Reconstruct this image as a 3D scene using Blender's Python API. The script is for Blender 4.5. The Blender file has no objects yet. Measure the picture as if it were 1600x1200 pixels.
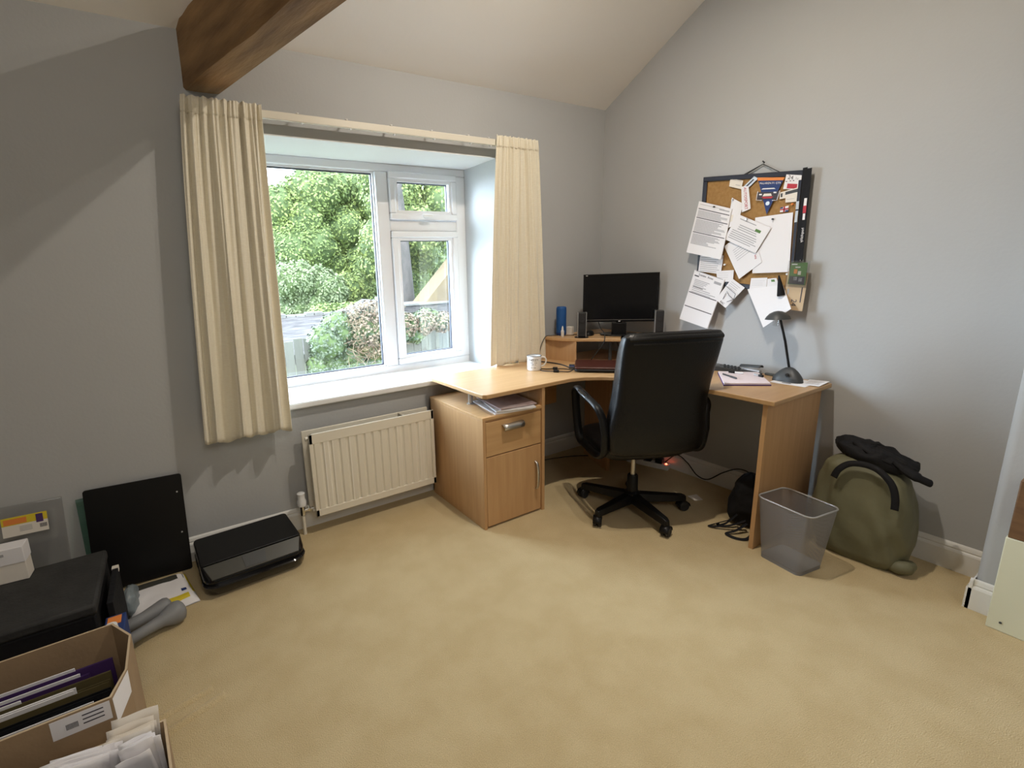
import bpy, bmesh, math, random
from mathutils import Vector, Matrix, noise
sc = bpy.context.scene
col = sc.collection
R = math.radians
PI = math.pi
rnd = random.Random(7)

# ------------------------------------------------------------------ camera
cam_d = bpy.data.cameras.new('camera')
cam = bpy.data.objects.new('camera', cam_d); col.objects.link(cam)
cam.location = (-2.81758, -2.52432, 1.36849)
cam.rotation_euler = (1.35443388, 0.03920534, -0.53799946)
cam_d.sensor_width = 36.0
cam_d.lens = 36.0 * 742.653 / 1600.0
cam_d.shift_x = (800 - 701.174) / 1600.0
cam_d.shift_y = (586.941 - 600) / 1600.0
cam_d.clip_start = 0.02; cam_d.clip_end = 300
sc.camera = cam

# ------------------------------------------------------------------ view, world, large lights
sc.view_settings.view_transform = 'Standard'
sc.view_settings.look = 'None'
sc.view_settings.gamma = 1.0
sc.view_settings.use_curve_mapping = False
sc.view_settings.exposure = 0.10
w = bpy.data.worlds.new('world'); sc.world = w; w.use_nodes = True
bg = w.node_tree.nodes['Background']
bg.inputs['Color'].default_value = (0.70, 0.83, 1.0, 1); bg.inputs['Strength'].default_value = 8.0
# bright glow added to the sky, up and left, to lift the right wall
wn = w.node_tree; tcw = wn.nodes.new('ShaderNodeTexCoord'); dp = wn.nodes.new('ShaderNodeVectorMath'); dp.operation = 'DOT_PRODUCT'
gl = Vector((-.62, .68, .36)).normalized(); dp.inputs[1].default_value = gl; wn.links.new(tcw.outputs['Generated'], dp.inputs[0])
mr = wn.nodes.new('ShaderNodeMapRange'); mr.interpolation_type = 'SMOOTHSTEP'; mr.inputs['From Min'].default_value = .80; mr.inputs['From Max'].default_value = .98
mr.inputs['To Min'].default_value = 9.3; mr.inputs['To Max'].default_value = 33.0
wn.links.new(dp.outputs['Value'], mr.inputs['Value']); wn.links.new(mr.outputs[0], bg.inputs['Strength'])

def light(name, kind, loc, energy, color=(1, 1, 1), target=None, **kw):
    d = bpy.data.lights.new(name, kind); d.energy = energy; d.color = color
    for k, v in kw.items(): setattr(d, k, v)
    o = bpy.data.objects.new(name, d); col.objects.link(o); o.location = loc
    if target is not None:
        o.rotation_euler = (Vector(target) - Vector(loc)).to_track_quat('-Z', 'Y').to_euler()
    return o
light('sun', 'SUN', (0, 0, 20), 5.0, (1.0, 0.95, 0.86), target=(9, 14, 0), angle=R(3))
# added fill light behind the camera, set below the made-up roof window
light('rear_fill_light', 'AREA', (-2.6, -3.95, 2.80), 21, (1.0, 0.94, 0.86), target=(-2.5, -2.2, 0.2), shape='RECTANGLE', size=1.15, size_y=1.1)
p_ = light('window_portal', 'AREA', (-1.695, 0.33, 1.38), 1, target=(-1.695, -2, 1.38), shape='RECTANGLE', size=1.5, size_y=1.3)
p_.data.cycles.is_portal = True

# ------------------------------------------------------------------ materials
def mat(name, c, rough=0.6, metal=0.0, var=0.0, vscale=8.0, bump=0.0, bscale=60.0, spec=0.5, coat=0.0,
        c2=None, stretch=(1, 1, 1), emit=None, trans=0.0, detail=4.0, alpha=1.0, sheen=0.0):
    m = bpy.data.materials.new(name); m.use_nodes = True
    nt = m.node_tree; b = nt.nodes['Principled BSDF']
    b.inputs['Base Color'].default_value = (*c, 1); b.inputs['Roughness'].default_value = rough
    b.inputs['Metallic'].default_value = metal; b.inputs['Specular IOR Level'].default_value = spec
    if coat: b.inputs['Coat Weight'].default_value = coat; b.inputs['Coat Roughness'].default_value = 0.08
    if trans: b.inputs['Transmission Weight'].default_value = trans
    if alpha < 1: b.inputs['Alpha'].default_value = alpha
    if sheen: b.inputs['Sheen Weight'].default_value = sheen
    if emit: b.inputs['Emission Color'].default_value = (*emit[0], 1); b.inputs['Emission Strength'].default_value = emit[1]
    tc = nt.nodes.new('ShaderNodeTexCoord'); mp = nt.nodes.new('ShaderNodeMapping')
    nt.links.new(tc.outputs['Object'], mp.inputs[0]); mp.inputs['Scale'].default_value = stretch
    if var or c2:
        n = nt.nodes.new('ShaderNodeTexNoise'); n.inputs['Scale'].default_value = vscale; n.inputs['Detail'].default_value = detail
        nt.links.new(mp.outputs[0], n.inputs['Vector'])
        r = nt.nodes.new('ShaderNodeValToRGB'); nt.links.new(n.outputs['Fac'], r.inputs[0])
        a = c2 if c2 else tuple(max(0, x * (1 - var)) for x in c)
        z = c if c2 else tuple(min(1, x * (1 + var)) for x in c)
        r.color_ramp.elements[0].position = 0.3; r.color_ramp.elements[0].color = (*a, 1)
        r.color_ramp.elements[1].position = 0.7; r.color_ramp.elements[1].color = (*z, 1)
        nt.links.new(r.outputs[0], b.inputs['Base Color'])
    if bump:
        n2 = nt.nodes.new('ShaderNodeTexNoise'); n2.inputs['Scale'].default_value = bscale; n2.inputs['Detail'].default_value = 3
        nt.links.new(mp.outputs[0], n2.inputs['Vector'])
        bp = nt.nodes.new('ShaderNodeBump'); bp.inputs['Strength'].default_value = bump; bp.inputs['Distance'].default_value = 0.004
        nt.links.new(n2.outputs['Fac'], bp.inputs['Height']); nt.links.new(bp.outputs[0], b.inputs['Normal'])
    return m

def glass_mat(name, tint=(0.97, 0.99, 0.98), gloss=0.06, rough=0.0):
    m = bpy.data.materials.new(name); m.use_nodes = True; nt = m.node_tree; nt.nodes.clear()
    o = nt.nodes.new('ShaderNodeOutputMaterial'); t = nt.nodes.new('ShaderNodeBsdfTransparent'); g = nt.nodes.new('ShaderNodeBsdfGlossy')
    mx = nt.nodes.new('ShaderNodeMixShader'); t.inputs[0].default_value = (*tint, 1); g.inputs['Roughness'].default_value = rough
    mx.inputs[0].default_value = gloss
    nt.links.new(t.outputs[0], mx.inputs[1]); nt.links.new(g.outputs[0], mx.inputs[2]); nt.links.new(mx.outputs[0], o.inputs[0])
    return m

M = {}
M['wall'] = mat('wall_paint', (0.46, 0.465, 0.468), 0.75, var=0.015, vscale=3, bump=0.14, bscale=70)
M['ceil'] = mat('ceiling_paint', (0.86, 0.83, 0.785), 0.85, bump=0.1, bscale=50)
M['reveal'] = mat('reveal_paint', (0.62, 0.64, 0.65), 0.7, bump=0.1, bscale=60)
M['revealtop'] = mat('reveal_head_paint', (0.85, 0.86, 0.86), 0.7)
M['trim'] = mat('gloss_trim_paint', (0.80, 0.79, 0.76), 0.35)
M['upvc'] = mat('white_upvc', (0.86, 0.86, 0.88), 0.25)
M['gasket'] = mat('black_gasket', (0.04, 0.04, 0.06), 0.5)
M['sill'] = mat('gloss_sill_paint', (0.88, 0.89, 0.90), 0.12)
M['pane'] = glass_mat('window_glass')
M['cream'] = mat('radiator_enamel', (0.80, 0.755, 0.65), 0.32)
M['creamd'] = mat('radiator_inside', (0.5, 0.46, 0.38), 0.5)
M['chrome'] = mat('chrome', (0.8, 0.8, 0.8), 0.15, 1.0)
M['steel'] = mat('brushed_steel', (0.55, 0.53, 0.50), 0.38, 1.0)
M['curtain'] = mat('cream_curtain_cloth', (0.90, 0.845, 0.70), 0.9, c2=(0.85, 0.785, 0.635), vscale=40, stretch=(1, 1, 6), bump=0.5, bscale=220, sheen=0.2)
M['lining'] = mat('curtain_lining', (0.84, 0.80, 0.70), 0.9)
M['black'] = mat('black_plastic', (0.006, 0.006, 0.0065), 0.42, spec=.3)
M['blackgloss'] = mat('black_gloss', (0.008, 0.008, 0.009), 0.08)
M['screen'] = mat('dark_screen', (0.006, 0.006, 0.007), 0.18)
M['leather'] = mat('black_leather', (0.0045, 0.0045, 0.005), 0.36, bump=0.25, bscale=130, spec=.38)
M['rubber'] = mat('black_rubber', (0.02, 0.02, 0.022), 0.7)
M['white'] = mat('white_plastic', (0.82, 0.82, 0.82), 0.35)
M['paper'] = mat('white_paper', (0.86, 0.84, 0.86), 0.8)
M['paperw'] = mat('warm_paper', (0.82, 0.76, 0.68), 0.8)
M['ink'] = mat('grey_print', (0.42, 0.41, 0.43), 0.8)
M['inkd'] = mat('dark_print', (0.06, 0.055, 0.07), 0.8)
M['cork'] = mat('cork', (0.40, 0.225, 0.080), 0.9, c2=(0.32, 0.17, 0.052), vscale=60, bump=0.4, bscale=180)
M['navy'] = mat('navy_frame', (0.010, 0.010, 0.022), 0.5)
M['card'] = mat('brown_cardboard', (0.36, 0.245, 0.14), 0.85, var=0.1, vscale=6, bump=0.15, bscale=90)
M['carde'] = mat('cardboard_edge', (0.55, 0.42, 0.27), 0.85)
M['cardtan'] = mat('tan_card', (0.58, 0.42, 0.26), 0.7)
M['olive'] = mat('olive_nylon', (0.155, 0.15, 0.088), 0.6, var=0.12, vscale=5, bump=0.25, bscale=40)
M['blackcloth'] = mat('black_cloth', (0.008, 0.008, 0.010), 0.75, spec=.3, bump=0.6, bscale=50)
M['blue'] = mat('blue_fabric', (0.008, 0.085, 0.30), 0.6, bump=0.3, bscale=300)
M['grey'] = mat('grey_vinyl', (0.24, 0.245, 0.255), 0.5)
M['darkgrey'] = mat('dark_grey_plastic', (0.045, 0.048, 0.050), 0.45)
M['pgrey'] = mat('printer_panel_grey', (0.055, 0.055, 0.047), 0.35)
M['silver'] = mat('silver_plastic', (0.55, 0.55, 0.55), 0.3, 0.6)
M['maroon'] = mat('dark_red_lid', (0.060, 0.016, 0.012), 0.35, spec=.35)
M['yellow'] = mat('yellow_print', (0.72, 0.56, 0.03), 0.5)
M['red'] = mat('red_print', (0.50, 0.03, 0.05), 0.6)
M['orange'] = mat('orange_print', (0.80, 0.25, 0.05), 0.6)
M['bluep'] = mat('blue_print', (0.014, 0.038, 0.16), 0.6)
M['green'] = mat('green_print', (0.10, 0.22, 0.05), 0.6)
M['purple'] = mat('purple_card', (0.07, 0.028, 0.14), 0.6)
M['olivecard'] = mat('olive_card', (0.11, 0.085, 0.03), 0.8)
M['clear'] = glass_mat('clear_plastic', (0.90, 0.90, 0.90), 0.10, 0.12)
M['clearg'] = glass_mat('green_tinted_glass', (0.68, 0.84, 0.78), 0.10, 0.02)
M['amber'] = mat('worn_brown_wood', (0.20, 0.105, 0.045), 0.6, c2=(0.12, 0.06, 0.028), vscale=6, stretch=(1, 1, 6))
M['creamboard'] = mat('cream_painted_board', (0.72, 0.72, 0.55), 0.4, var=0.04, vscale=3)

def wood_mat(name, c, c2, axis=0, rough=0.35, scale=3.0):
    st = [14, 14, 14]; st[axis] = 0.9
    m = mat(name, c, rough, c2=c2, vscale=scale, stretch=tuple(st), detail=6, spec=0.5)
    return m
BC, BC2 = (0.62, 0.385, 0.185), (0.55, 0.325, 0.148)
M['beech_x'] = wood_mat('beech_laminate_lengthwise', BC, BC2, 0)
M['beech_y'] = wood_mat('beech_laminate_crosswise', BC, BC2, 1)
M['beech_z'] = wood_mat('beech_laminate_upright', (0.60, 0.365, 0.178), (0.52, 0.30, 0.14), 2, 0.42)
M['beech_top'] = wood_mat('beech_laminate_top', (0.56, 0.355, 0.178), (0.50, 0.305, 0.142), 0, 0.36)

# oak beam: long dark grain, knots
def beam_mat():
    m = mat('old_oak', (0.42, 0.25, 0.11), 0.75, c2=(0.15, 0.078, 0.032), vscale=2.2, stretch=(6, 1.0, 6), detail=8, bump=0.9, bscale=14)
    return m
M['oak'] = beam_mat()

def carpet_mat():
    m = bpy.data.materials.new('cream_carpet'); m.use_nodes = True; nt = m.node_tree; b = nt.nodes['Principled BSDF']
    b.inputs['Roughness'].default_value = 0.95; b.inputs['Specular IOR Level'].default_value = 0.1
    b.inputs['Sheen Weight'].default_value = 0.15
    tc = nt.nodes.new('ShaderNodeTexCoord')
    def nz(s, d=3):
        n = nt.nodes.new('ShaderNodeTexNoise'); n.inputs['Scale'].default_value = s; n.inputs['Detail'].default_value = d
        nt.links.new(tc.outputs['Object'], n.inputs['Vector']); return n
    def ramp(n, p0, c0, p1, c1):
        r = nt.nodes.new('ShaderNodeValToRGB'); nt.links.new(n.outputs['Fac'], r.inputs[0])
        r.color_ramp.elements[0].position = p0; r.color_ramp.elements[0].color = (*c0, 1)
        r.color_ramp.elements[1].position = p1; r.color_ramp.elements[1].color = (*c1, 1); return r
    r1 = ramp(nz(7, 5), 0.38, (0.60, 0.465, 0.255), 0.62, (0.65, 0.515, 0.295))
    r2 = ramp(nz(380, 2), 0.3, (0.80, 0.80, 0.80), 0.7, (1.08, 1.08, 1.08))
    mx = nt.nodes.new('ShaderNodeMix'); mx.data_type = 'RGBA'; mx.blend_type = 'MULTIPLY'; mx.inputs['Factor'].default_value = 1
    nt.links.new(r1.outputs[0], mx.inputs[6]); nt.links.new(r2.outputs[0], mx.inputs[7])
    nt.links.new(mx.outputs[2], b.inputs['Base Color'])
    bp = nt.nodes.new('ShaderNodeBump'); bp.inputs['Strength'].default_value = 0.7; bp.inputs['Distance'].default_value = 0.006
    nt.links.new(nz(260, 3).outputs['Fac'], bp.inputs['Height']); nt.links.new(bp.outputs[0], b.inputs['Normal'])
    return m
M['carpet'] = carpet_mat()

# ------------------------------------------------------------------ mesh helpers
class MB:
    def __init__(s): s.v = []; s.f = []; s.mi = []
    def add(s, vs, fs, mi=0, T=None):
        o = len(s.v)
        for p in vs: s.v.append(tuple(T @ Vector(p)) if T is not None else tuple(p))
        for f in fs: s.f.append([i + o for i in f]); s.mi.append(mi)
        return s
    def box(s, x0, x1, y0, y1, z0, z1, mi=0, T=None):
        vs = [(x, y, z) for z in (z0, z1) for y in (y0, y1) for x in (x0, x1)]
        fs = [(0, 2, 3, 1), (4, 5, 7, 6), (0, 1, 5, 4), (2, 6, 7, 3), (0, 4, 6, 2), (1, 3, 7, 5)]
        return s.add(vs, fs, mi, T)
    def prism(s, poly, z0, z1, mi=0, T=None):
        n = len(poly); vs = [(x, y, z0) for x, y in poly] + [(x, y, z1) for x, y in poly]
        fs = [list(range(n))[::-1], [n + i for i in range(n)]] + [(i, (i + 1) % n, n + (i + 1) % n, n + i) for i in range(n)]
        return s.add(vs, fs, mi, T)
    def lathe(s, prof, n=24, mi=0, T=None, cap=True):
        vs = []; fs = []
        for r, z in prof:
            for i in range(n):
                a = 2 * PI * i / n; vs.append((r * math.cos(a), r * math.sin(a), z))
        for k in range(len(prof) - 1):
            for i in range(n):
                j = (i + 1) % n; fs.append((k * n + i, k * n + j, (k + 1) * n + j, (k + 1) * n + i))
        if cap:
            if prof[0][0] > 1e-5: fs.append(list(range(n))[::-1])
            if prof[-1][0] > 1e-5: fs.append([(len(prof) - 1) * n + i for i in range(n)])
        return s.add(vs, fs, mi, T)
    def tube(s, pts, r, n=8, mi=0, T=None, flat=None, closed=False):
        pts = [Vector(p) for p in pts]; vs = []; fs = []; N = len(pts)
        up = Vector((0, 0, 1)); prev = None
        for i, p in enumerate(pts):
            if closed: t = pts[(i + 1) % N] - pts[i - 1]
            else: t = pts[min(i + 1, N - 1)] - pts[max(i - 1, 0)]
            t.normalize()
            if prev is None:
                a = t.cross(up)
                if a.length < 1e-3: a = t.cross(Vector((1, 0, 0)))
            else:
                a = prev - t * prev.dot(t)
            a.normalize(); prev = a; b = t.cross(a)
            rr = r[i] if isinstance(r, (list, tuple)) else r
            ra, rb = (rr, rr) if flat is None else (rr, rr * flat)
            for k in range(n):
                ang = 2 * PI * k / n; vs.append(tuple(p + a * ra * math.cos(ang) + b * rb * math.sin(ang)))
        for i in range(N if closed else N - 1):
            j = (i + 1) % N
            for k in range(n):
                l = (k + 1) % n; fs.append((i * n + k, i * n + l, j * n + l, j * n + k))
        if not closed: fs += [list(range(n))[::-1], [(N - 1) * n + k for k in range(n)]]
        return s.add(vs, fs, mi, T)
    def grid(s, fn, nu, nv, mi=0, T=None, closed_u=False):
        vs = [fn(i / nu, j / nv) for j in range(nv + 1) for i in range(nu + (0 if closed_u else 1))]
        W = nu + (0 if closed_u else 1); fs = []
        for j in range(nv):
            for i in range(nu):
                k = (i + 1) % W if closed_u else i + 1
                fs.append((j * W + i, j * W + k, (j + 1) * W + k, (j + 1) * W + i))
        return s.add(vs, fs, mi, T)
    def quad(s, a, b, c, d, mi=0, T=None): return s.add([a, b, c, d], [(0, 1, 2, 3)], mi, T)

def props(o, label=None, cat=None, group=None, kind=None):
    if label: o['label'] = label
    if cat: o['category'] = cat
    if group: o['group'] = group
    if kind: o['kind'] = kind
    return o
def obj(name, mb, m, parent=None, bevel=0.0, smooth=False, solid=0.0, sub=0, loc=None, rot=None, seg=2, angle=40):
    me = bpy.data.meshes.new(name); me.from_pydata([tuple(v) for v in mb.v], [], mb.f)
    ms = m if isinstance(m, (list, tuple)) else [m]
    for k in ms: me.materials.append(M[k] if isinstance(k, str) else k)
    for p, i in zip(me.polygons, mb.mi): p.material_index = i
    bm = bmesh.new(); bm.from_mesh(me); bmesh.ops.recalc_face_normals(bm, faces=bm.faces); bm.to_mesh(me); bm.free()
    o = bpy.data.objects.new(name, me); col.objects.link(o)
    if parent is not None: o.parent = parent
    if loc is not None: o.location = loc
    if rot is not None: o.rotation_euler = rot
    if solid:
        q = o.modifiers.new('solid', 'SOLIDIFY'); q.thickness = solid; q.offset = 0
    if sub:
        q = o.modifiers.new('sub', 'SUBSURF'); q.levels = sub; q.render_levels = sub
    if bevel:
        q = o.modifiers.new('bevel', 'BEVEL'); q.width = bevel; q.segments = seg; q.limit_method = 'ANGLE'; q.angle_limit = R(35)
    if smooth or bevel:
        for p in me.polygons: p.use_smooth = True
        me.set_sharp_from_angle(angle=R(angle))
    return o
def thing(name, label, cat, loc=(0, 0, 0), rz=0.0, group=None):
    o = bpy.data.objects.new(name, None); col.objects.link(o); o.location = loc; o.rotation_euler = (0, 0, R(rz))
    o.empty_display_size = 0.1
    return props(o, label, cat, group)
def struct(name, mb, m, **kw): return props(obj(name, mb, m, **kw), kind='structure')
def dup(o, parent=None):
    c = o.copy(); col.objects.link(c); c.parent = parent
    for ch in [k for k in bpy.data.objects if k.parent == o]: dup(ch, c)
    return c
def TR(loc=(0, 0, 0), rx=0, ry=0, rz=0, s=1.0):
    return Matrix.Translation(loc) @ Matrix.Rotation(R(rz), 4, 'Z') @ Matrix.Rotation(R(ry), 4, 'Y') @ Matrix.Rotation(R(rx), 4, 'X') @ Matrix.Scale(s, 4)
def text_geo(body, size):
    """lettering as flat polygons in the xy plane, centred"""
    cu = bpy.data.curves.new('t', 'FONT'); cu.body = body; cu.size = size; cu.align_x = 'CENTER'; cu.align_y = 'CENTER'
    t = bpy.data.objects.new('t', cu); col.objects.link(t); bpy.context.view_layer.update()
    me = bpy.data.meshes.new_from_object(t.evaluated_get(bpy.context.evaluated_depsgraph_get()))
    vs = [tuple(v.co) for v in me.vertices]; fs = [list(p.vertices) for p in me.polygons]
    bpy.data.objects.remove(t); bpy.data.curves.remove(cu); bpy.data.meshes.remove(me)
    return vs, fs
def rrect(x0, x1, y0, y1, r, n=5):
    out = []
    for cx, cy, a0 in ((x1 - r, y1 - r, 0), (x0 + r, y1 - r, 90), (x0 + r, y0 + r, 180), (x1 - r, y0 + r, 270)):
        for k in range(n + 1):
            a = R(a0 + 90 * k / n); out.append((cx + r * math.cos(a), cy + r * math.sin(a)))
    return out
def smooth_path(pts, n=6):
    pts = [Vector(p) for p in pts]; out = []
    P = [pts[0]] + pts + [pts[-1]]
    for i in range(1, len(P) - 2):
        a, b, c, d = P[i - 1], P[i], P[i + 1], P[i + 2]
        for k in range(n):
            t = k / n
            out.append(0.5 * ((2 * b) + (-a + c) * t + (2 * a - 5 * b + 4 * c - d) * t * t + (-a + 3 * b - 3 * c + d) * t ** 3))
    out.append(pts[-1]); return out

# ------------------------------------------------------------------ room shell
H = 2.413; SL = 0.537                    # eave height, roof slope
XL, YB, YR = -4.6, -4.9, -2.45           # left wall, back wall, ridge line
WXL, WXR, WZ0, WZ1, WD = -2.45, -0.945, 0.70, 2.033, 0.36   # window opening
ZR = H + SL * (-YR); ZBK = ZR - SL * (YR - YB)
struct('floor', MB().box(XL, 0.6, YB, 0.0, -0.12, 0.0), 'carpet')
wf = MB()
wf.box(XL - .1, WXL, 0, .46, -0.12, H + .1); wf.box(WXR, 0.7, 0, .46, -0.12, H + .1)
wf.box(WXL, WXR, 0, .46, -0.12, WZ0 - .01); wf.box(WXL, WXR, 0, .46, WZ1 + .004, H + .1)
struct('wall_front', wf, 'wall')
# plastered reveal faces
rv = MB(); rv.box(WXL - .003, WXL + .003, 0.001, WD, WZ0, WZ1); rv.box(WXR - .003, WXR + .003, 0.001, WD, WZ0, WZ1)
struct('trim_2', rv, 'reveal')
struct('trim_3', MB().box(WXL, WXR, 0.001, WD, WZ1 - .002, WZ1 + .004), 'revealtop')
gz = lambda y: H - SL * y if y > YR else ZR - SL * (YR - y)
wr = MB(); prof = [(0.0, -0.12), (0.0, H), (YR, ZR), (YB, ZBK), (YB, -0.12)]
T_yz = Matrix(((0, 0, 1, 0), (1, 0, 0, 0), (0, 1, 0, 0), (0, 0, 0, 1)))   # (y,z,x) prism -> world
wr.prism(prof, 0.0, 0.12, T=T_yz)
struct('wall_right', wr, 'wall')
# projecting end of the right wall (rounded plaster corner)
st = MB(); pl = [(0.0, -2.145), (-0.24, -2.145)]
for k in range(1, 6): a = R(90 + 90 * k / 6); pl.append((-0.24 + .03 * math.cos(a), -2.175 + .03 * math.sin(a)))
pl += [(-0.27, -2.175), (-0.27, YB), (0.0, YB)]
st.prism(pl, -0.05, 3.9)
struct('wall_chimney', st, 'wall', smooth=True, angle=50)
wl = MB().prism(prof, XL - .12, XL, T=T_yz); struct('wall_left', wl, 'wall')
struct('wall_back', MB().box(XL - .1, .12, YB - .12, YB, -.12, ZBK + .1), 'wall')
cl = MB(); t = .14
cl.prism([(0.12, H - SL * .12), (0.46, H - SL * .12), (0.46, H + t), (0.0, H + t), (YR, ZR + t), (YB - .2, ZBK + t - SL * .2), (YB - .2, ZBK - SL * .2), (YR, ZR), (0, H)], XL - .12, .12, T=T_yz)
struct('ceiling', cl, 'ceil')
# skirting boards: profile swept along x / y
sk = [(0, 0), (-.016, 0), (-.016, .088), (-.013, .095), (-.009, .10), (-.011, .106), (-.007, .118), (-.003, .124), (0, .125)]
bf = MB(); bf.prism([(y, z) for y, z in sk], XL, 0.0, T=T_yz); struct('baseboard_front', bf, 'trim')
T_xz = Matrix(((1, 0, 0, 0), (0, 0, 1, 0), (0, 1, 0, 0), (0, 0, 0, 1)))
br = MB(); br.prism([(x, z) for x, z in sk], -2.145, 0.0, T=T_xz); struct('baseboard_right', br, 'trim')
bs = MB()
bs.prism([(x - .27, z) for x, z in sk], YB, -2.135, T=T_xz)
bs.prism([(-2.145 - y, z) for y, z in sk], -0.286, 0.0, T=T_yz)
struct('baseboard_chimney', bs, 'trim')
bl = MB(); bl.prism([(-x + XL, z) for x, z in sk], YB, 0.0, T=T_xz); struct('baseboard_left', bl, 'trim')

# old oak beam, running obliquely into the room
bd = Vector((0.26, -0.964, 0)).normalized(); ang = math.degrees(math.atan2(bd.y, bd.x)) + 90
b = thing('ceiling_beam', 'dark old oak beam under the sloping ceiling above the left curtain', 'beam', (-2.535, 0.0, 2.18), ang)
def beam_pt(u, v, ph=0):
    return None
bm_ = MB(); N = 60; L = 5.0; secn = []
prf = [(-.066, 0.0), (-.03, -.002), (.03, 0.0), (.060, .0), (.065, .006), (.066, .06), (.064, .17), (.062, .255), (-.066, .255), (-.069, .18), (-.071, .08), (-.072, .008)]
vs = []; fs = []
for i in range(N + 1):
    s_ = -0.02 + L * i / N
    for k, (x, z) in enumerate(prf):
        n1 = noise.noise(Vector((s_ * 2.2, k * 3.1, 0))) * .007 + noise.noise(Vector((s_ * 9, k * 1.7, 5))) * .003
        vs.append((x + n1 * (1 if x > 0 else -1), -s_, z + n1 * .8))
K = len(prf)
for i in range(N):
    for k in range(K): fs.append((i * K + k, i * K + (k + 1) % K, (i + 1) * K + (k + 1) % K, (i + 1) * K + k))
fs += [list(range(K)), [N * K + k for k in range(K)]]
bm_.add(vs, fs); obj('timber', bm_, 'oak', b, smooth=True, angle=38)

# ------------------------------------------------------------------ window
def struct_root(name):
    o = bpy.data.objects.new(name, None); col.objects.link(o); o['kind'] = 'structure'; return o
wi = struct_root('window_1'); y0, y1 = WD, WD + .065
f = MB()
f.box(WXL, WXR, y0, y1, 1.985, WZ1); f.box(WXL, WXR, y0, y1, WZ0, .765)
f.box(WXL, WXL + .045, y0, y1, .765, 1.985); f.box(-1.02, WXR, y0, y1, .765, 1.985)
f.box(-1.598, -1.515, y0, y1, .765, 1.985); f.box(-1.515, -1.02, y0, y1, 1.632, 1.697)
obj('window_frame', f, 'upvc', wi, bevel=.006)
def bead(x0, x1, z0, z1, wdt=.012, yy=None, name='glazing_bead', m='upvc', dep=.018):
    yy = y0 + .02 if yy is None else yy; q = MB()
    q.box(x0, x1, yy, yy + dep, z1 - wdt, z1); q.box(x0, x1, yy, yy + dep, z0, z0 + wdt)
    q.box(x0, x0 + wdt, yy, yy + dep, z0 + wdt, z1 - wdt); q.box(x1 - wdt, x1, yy, yy + dep, z0 + wdt, z1 - wdt)
    return obj(name, q, m, wi)
def pane(x0, x1, z0, z1): return obj('pane', MB().box(x0, x1, y0 + .04, y0 + .044, z0, z1), 'pane', wi)
bead(WXL + .045, -1.598, .765, 1.985, .010); bead(WXL + .055, -1.608, .775, 1.975, .006, y0 + .036, 'gasket', 'gasket'); pane(WXL + .046, -1.599, .766, 1.984)
def sash(x0, x1, z0, z1, hz):
    q = MB(); wd = .040; ya = y0 - .020
    q.box(x0, x1, ya, y1 - .01, z1 - wd, z1); q.box(x0, x1, ya, y1 - .01, z0, z0 + wd)
    q.box(x0, x0 + wd, ya, y1 - .01, z0 + wd, z1 - wd); q.box(x1 - wd, x1, ya, y1 - .01, z0 + wd, z1 - wd)
    s_ = obj('sash', q, 'upvc', wi, bevel=.007)
    bead(x0 + wd, x1 - wd, z0 + wd, z1 - wd, .018, y0 - .008); bead(x0 + wd + .014, x1 - wd - .014, z0 + wd + .014, z1 - wd - .014, .007, y0 + .022, 'gasket', 'gasket')
    pane(x0 + wd, x1 - wd, z0 + wd, z1 - wd)
    h = MB(); xc = (x0 + x1) / 2 + .02
    h.box(xc - .035, xc + .035, ya - .012, ya, hz - .012, hz + .012); h.box(xc - .012, xc + .012, ya - .035, ya - .01, hz - .008, hz + .008)
    h.box(xc - .06, xc + .012, ya - .045, ya - .033, hz - .009, hz + .009)
    hh = obj('handle', h, 'white', s_, bevel=.004)
sash(-1.513, -1.022, 1.700, 1.988, 1.722); sash(-1.513, -1.022, .768, 1.630, .790)
# sill board
struct('trim_1', MB().box(WXL - .03, WXR + .02, -.035, 0.0, .688, .722).box(WXL + .003, WXR - .003, 0.0, WD + .005, .69, .722), 'sill', bevel=.008)
# made-up roof window behind the camera, closed and unseen, added for the fill light
rw = struct_root('added_roof_window'); T = Matrix.Translation((-2.6, -4.0, gz(-4.0) - .02)) @ Matrix.Rotation(math.atan(SL), 4, 'X')
q = MB(); q.box(-.62, .62, -.60, -.55, -.02, .03, T=T).box(-.62, .62, .55, .60, -.02, .03, T=T).box(-.62, -.57, -.55, .55, -.02, .03, T=T).box(.57, .62, -.55, .55, -.02, .03, T=T)
obj('window_frame', q, 'trim', rw); obj('blind', MB().box(-.57, .57, -.55, .55, .005, .015, T=T), 'white', rw)

# spotlight bar hanging from the sloping ceiling (just out of the picture)
sb_ = thing('ceiling_lamp', 'white two-bulb ceiling lamp hanging from the slope between window and desk', 'ceiling lamp', (-1.37, -1.30, 2.85))
obj('rod', MB().tube([(.09, 0, .05), (.09, 0, gz(-1.3) - 2.85)], .006), 'white', sb_, smooth=True)
obj('bar', MB().box(-.03, .23, -.012, .012, .045, .065), 'white', sb_, bevel=.004)
for dx, dy, e in ((0, 0, 20), (.20, -.0, 7)):
    obj('bulb_cup', MB().lathe([(.040, .0), (.038, .03), (.02, .05), (.012, .06)], 24, T=TR((dx, dy, 0))), 'white', sb_, smooth=True)
    lo = light('bulb_light', 'AREA', (dx, dy, -.004), e, (1.0, .90, .77), shape='DISK', size=.05); lo.parent = sb_

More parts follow.
